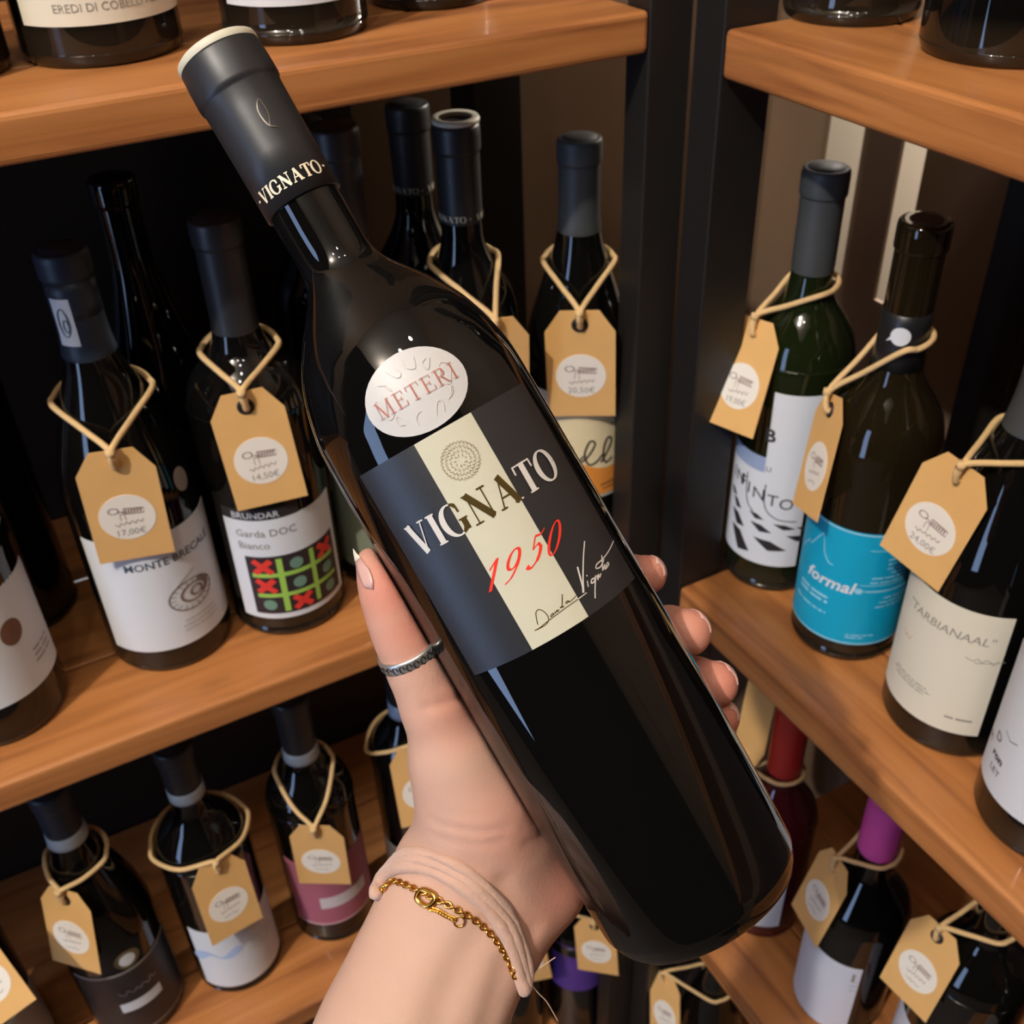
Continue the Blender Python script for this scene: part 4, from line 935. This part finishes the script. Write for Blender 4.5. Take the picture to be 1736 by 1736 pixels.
# relax the surface a little
nb = np.zeros_like(V_); ct = np.zeros(len(V_))
ed = np.concatenate([Q_[:, [0, 1]], Q_[:, [1, 2]], Q_[:, [2, 3]], Q_[:, [3, 0]]])
for _ in range(3):
    nb[:] = 0; ct[:] = 0
    np.add.at(nb, ed[:, 0], V_[ed[:, 1]]); np.add.at(nb, ed[:, 1], V_[ed[:, 0]]); np.add.at(ct, ed[:, 0], 1); np.add.at(ct, ed[:, 1], 1)
    V_ = V_*.5+.5*nb/ct[:, None]
WR = U(770, 1580, .386)
me = bpy.data.meshes.new('person'); me.from_pydata((V_-WR).tolist(), [], Q_.tolist()); me.update()
me.polygons.foreach_set('use_smooth', np.ones(len(me.polygons), bool))
# flush of the skin: redder at the finger pads, thumb pad, thenar and heel of the hand
spots = [(U(672, 990, .352), .016, .9), (U(703, 1060, .355), .014, .8), (cyl(112, zMd, RB+.010), .014, .9), (cyl(112, zRg, RB+.010), .014, 1.0), (cyl(116, zI, RB+.008), .012, 1.0), (cyl(118, zPk, RB+.006), .012, 1.0), (U(790, 1185, .360), .016, .6), (U(885, 1380, .372), .022, .55), (U(940, 1490, .388), .020, .75), (U(900, 1560, .388), .014, .6)]
red = np.zeros(len(V_))
for c, s_, a in spots: red = np.maximum(red, a*np.exp(-(np.linalg.norm(V_-c, axis=1)/s_)**2))
at_ = me.attributes.new('flush', 'FLOAT', 'POINT'); at_.data.foreach_set('value', red.astype(np.float32))
skin = mat('skin', srgb(224, 178, 146), rough=.56, spec=.25); nt = skin.node_tree; pb = nt.nodes['Principled BSDF']
an = nt.nodes.new('ShaderNodeAttribute'); an.attribute_name = 'flush'
tc = nt.nodes.new('ShaderNodeTexCoord'); nn = nt.nodes.new('ShaderNodeTexNoise'); nn.inputs['Scale'].default_value = 60; nn.inputs['Detail'].default_value = 4; nt.links.new(tc.outputs['Object'], nn.inputs['Vector'])
m1 = nt.nodes.new('ShaderNodeMix'); m1.data_type = 'RGBA'; m1.inputs[6].default_value = srgb(200, 163, 143); m1.inputs[7].default_value = srgb(192, 154, 134); nt.links.new(nn.outputs['Fac'], m1.inputs[0])
m2 = nt.nodes.new('ShaderNodeMix'); m2.data_type = 'RGBA'; m2.inputs[7].default_value = srgb(200, 122, 102); nt.links.new(an.outputs['Fac'], m2.inputs[0]); nt.links.new(m1.outputs[2], m2.inputs[6]); nt.links.new(m2.outputs[2], pb.inputs['Base Color'])
pb.inputs['Subsurface Weight'].default_value = .12; pb.inputs['Subsurface Radius'].default_value = (.010, .004, .002); pb.inputs['Subsurface Scale'].default_value = .5
n2 = nt.nodes.new('ShaderNodeTexNoise'); n2.inputs['Scale'].default_value = 900; n2.inputs['Detail'].default_value = 3; nt.links.new(tc.outputs['Object'], n2.inputs['Vector'])
bpn = nt.nodes.new('ShaderNodeBump'); bpn.inputs['Strength'].default_value = .3; bpn.inputs['Distance'].default_value = .0006; nt.links.new(n2.outputs['Fac'], bpn.inputs['Height']); nt.links.new(bpn.outputs['Normal'], pb.inputs['Normal'])
me.materials.append(skin)
person = new_obj('person', me); person.location = WR
tag(person, 'bare left hand and forearm reaching up to grip the large VIGNATO bottle', 'person')
# nails
M_NAIL = mat('nail', srgb(200, 158, 148), rough=.35); M_TIP = mat('nail_tip', srgb(208, 198, 182), rough=.35)
def grid_mesh(name, rows, m, parent, mats=None, idxfn=None, org=WR):
    nr, nc = len(rows), len(rows[0]); V = [p-org for r in rows for p in r]; Fc = [(i*nc+j, i*nc+j+1, (i+1)*nc+j+1, (i+1)*nc+j) for i in range(nr-1) for j in range(nc-1)]
    o = mesh(name, V, Fc, m, parent)
    so = o.modifiers.new('thickness', 'SOLIDIFY'); so.thickness = .0005; so.offset = 0
    return o
def crop2(u, v): return 580+u/4.134, 880+v/4.134
L_in = [(76, 205), (100, 235), (128, 268), (160, 315), (190, 350), (208, 395), (220, 440), (216, 492)]
L_out = [(76, 205), (82, 245), (93, 300), (106, 350), (118, 395), (132, 430), (145, 460), (160, 482)]
rows = []
for (a, b_) in zip(L_in, L_out):
    pa, pb2 = crop2(*a), crop2(*b_)
    rows.append([on_skin(pa[0]+(pb2[0]-pa[0])*k, pa[1]+(pb2[1]-pa[1])*k, .0005) for k in (0, .2, .4, .6, .8, 1.0)])
grid_mesh('thumb_nail', rows[2:], M_NAIL, person); grid_mesh('nail_tip', rows[:3], M_TIP, person)
for zt, tp, r0 in ((zI, 116, .0078), (zMd, 113, .0094), (zRg, 114, .0092), (zPk, 121, .0076)):
    rows = []
    for i in range(7):
        ph = tp-8+i*3.6; row = []
        for j in range(9):
            wd = .62*math.sqrt(max(.05, 1-max(0, (tp+2-ph)/12)**2)); dz = (-1+2*j/8)*r0*wd; arc = max(0, D(tp-ph)*(RB+r0))
            q2 = r0*r0*.93**2-dz*dz-arc*arc; row.append(cyl(ph, zt+dz+.0003, RB-.0004+r0*.9+math.sqrt(max(1e-7, q2))+.0006))
        rows.append(row)
    grid_mesh('finger_nail', rows, M_NAIL, person)

# ------------------------------------------------------------------ ring, hair tie and bracelet
def frame(n):
    n = unit(n); a = unit(CR-n*(CR@n)); return a, np.cross(n, a), n
rc = U(693, 1106, .3612); ra_, rb_, rn_ = frame(unit(U(640, 1000, .358)-U(735, 1200, .366))*1.0+CW*(-.22)+CU*0.02)
pr_ = [(.0099, -.0024), (.0105, -.0026), (.0108, -.0014), (.0107, 0), (.0108, .0014), (.0105, .0026), (.0099, .0024)]
V, Fc = [], []
n = 72
for i in range(n):
    a = 2*math.pi*i/n
    for r, h in pr_:
        V.append((ra_*math.cos(a)+rb_*math.sin(a))*r+rn_*h)
k = len(pr_)
for i in range(n):
    for j in range(k): Fc.append((i*k+j, ((i+1) % n)*k+j, ((i+1) % n)*k+(j+1) % k, i*k+(j+1) % k))
ro = mesh('thumb_ring', V, Fc, M_SILVER, None); ro.location = rc
tag(ro, 'engraved silver ring worn on the thumb', 'ring')
fl = []
for i in range(26):
    a = 2*math.pi*i/26; c = (ra_*math.cos(a)+rb_*math.sin(a))*.01075; tdir = -ra_*math.sin(a)+rb_*math.cos(a)
    fl.append(tube_data([c+tdir*.0009*math.cos(q)+rn_*.0013*math.sin(q) for q in np.linspace(0, 5.2, 9)], .00028, 5))
v, fc = join(fl); ot = mesh('engraving', v, fc, mat('oxidised_silver', srgb(70, 66, 62), rough=.4, metal=.6), ro)
# wrist loops, laid on the skin
def wrist_loop(pts, lift, back):
    fr = [on_skin(x, y, lift) for x, y in pts]; a, b_ = fr[-1], fr[0]; bk = []
    for k in (.12, .3, .5, .7, .88):
        bk.append(a*(1-k)+b_*k+CW*back*math.sin(math.pi*min(1, max(0, k)))**.6+CU*.004)
    return fr+bk
tie = empty('hair_tie', U(766, 1590, .386)); to = np.array(tie.location)
tag(tie, 'frayed beige fabric hair tie worn around the wrist', 'hair tie')
M_FAB = mat('beige_jersey', srgb(196, 158, 138), rough=.95, sheen=.4, bump=.7, bscale=700, vary=.10, vscale=120)
rr = random.Random(2)
TP = [(641, 1512), (650, 1482), (676, 1460), (712, 1457), (752, 1470), (792, 1492), (828, 1524), (856, 1560), (876, 1602), (888, 1645), (890, 1672)]
for k, (ox, oy, lf, r_) in enumerate(((0, 0, .0010, .0021), (-6, 12, .0014, .0022), (6, -11, .0008, .0017))):
    TQ = [(x+ox*(.3 if j in (0, 10) else 1), y+oy*(.3 if j in (0, 10) else 1)) for j, (x, y) in enumerate(TP)]
    pts = spline([p-to for p in wrist_loop(TQ, lf, .030)], 6, closed=True)
    rs = [r_+.00025*math.sin(i*.45+k)+.0002*rr.random() for i in range(len(pts))]
    v, fc = tube_data(pts, rs, 10, closed=True); mesh('strand', v, fc, M_FAB, tie)
M_THR = mat('loose_thread', srgb(216, 180, 152), rough=.9)
def crop5(u, v): return 620+u/5.106, 1440+v/5.106
for pts in ([(1175, 530), (1225, 530), (1280, 570), (1320, 605), (1365, 625)], [(1640, 935), (1560, 990), (1490, 1040), (1440, 1090), (1400, 1130)], [(1425, 1155), (1490, 1240), (1560, 1310), (1610, 1390), (1665, 1490)], [(1320, 1170), (1280, 1210), (1240, 1255)], [(1225, 1340), (1260, 1420), (1255, 1500)]):
    w3 = [U(*crop5(*p), .372+.002*i) for i, p in enumerate(pts)]; v, fc = tube_data([p-to for p in spline(w3, 5)], .00018, 5); mesh('loose_thread', v, fc, M_THR, tie)
chn = empty('gold_bracelet', U(760, 1600, .386)); co = np.array(chn.location)
tag(chn, 'fine gold chain bracelet beside the beige hair tie', 'bracelet')
CP = [(648, 1508), (664, 1494), (687, 1500), (722, 1516), (765, 1537), (800, 1557), (824, 1576), (845, 1600), (862, 1630), (872, 1655)]
base_ = spline([p-co for p in wrist_loop(CP, .0009, .030)], 8, closed=True)
L_ = [0]
for i in range(len(base_)): L_.append(L_[-1]+np.linalg.norm(base_[(i+1) % len(base_)]-base_[i]))
def at_len(s):
    s = s % L_[-1]; i = int(np.searchsorted(L_, s))-1; i = max(0, min(i, len(base_)-1)); t = (s-L_[i])/max(1e-9, L_[i+1]-L_[i]); return base_[i]*(1-t)+base_[(i+1) % len(base_)]*t
def link(c, t, side, ln, wd, th):
    t = unit(t); side = unit(side-t*(side@t)); return tube_data([c+t*ln*math.cos(a)+side*wd*math.sin(a) for a in np.linspace(0, 2*math.pi, 12, endpoint=False)], th, 5, closed=True)
lk = []; s_ = 0.0; i = 0; mid_ = np.mean(base_, axis=0)
while s_ < L_[-1]:
    c = at_len(s_); t = at_len(s_+.0008)-at_len(s_-.0008); rad = unit(c-mid_); ax = np.cross(unit(t), rad)
    lk.append(link(c, t, rad if i % 2 else ax, .00135, .00095, .00042)); s_ += .0018; i += 1
v, fc = join(lk); cho = mesh('chain', v, fc, M_GOLD, chn); cho['kind'] = 'stuff'
cc = [on_skin(*crop5(*p), .0014)-co for p in ((440, 410), (490, 350), (580, 385), (600, 440), (540, 490), (470, 460))]
v, fc = tube_data(spline(cc, 5, closed=True), .0010, 7, closed=True); mesh('clasp', v, fc, M_GOLD, chn)
tl = []
w3 = spline([on_skin(*crop5(*p), .0010)-co for p in ((560, 515), (620, 530), (690, 570), (760, 605))], 6)
for i, c in enumerate(w3):
    t = w3[min(i+1, len(w3)-1)]-w3[max(i-1, 0)]; tl.append(link(c, t, (CW if i % 2 else np.cross(unit(t), CW)), .0010, .0007, .0003))
v, fc = join(tl); tlo = mesh('extension_chain', v, fc, M_GOLD, chn); tlo['kind'] = 'stuff'
c = on_skin(*crop5(808, 625), .0010)-co
v, fc = tube_data([c+CR*.0018*math.cos(a)+CU*.0018*math.sin(a) for a in np.linspace(0, 2*math.pi, 20, endpoint=False)], .00034, 6, closed=True); mesh('end_ring', v, fc, M_GOLD, chn)
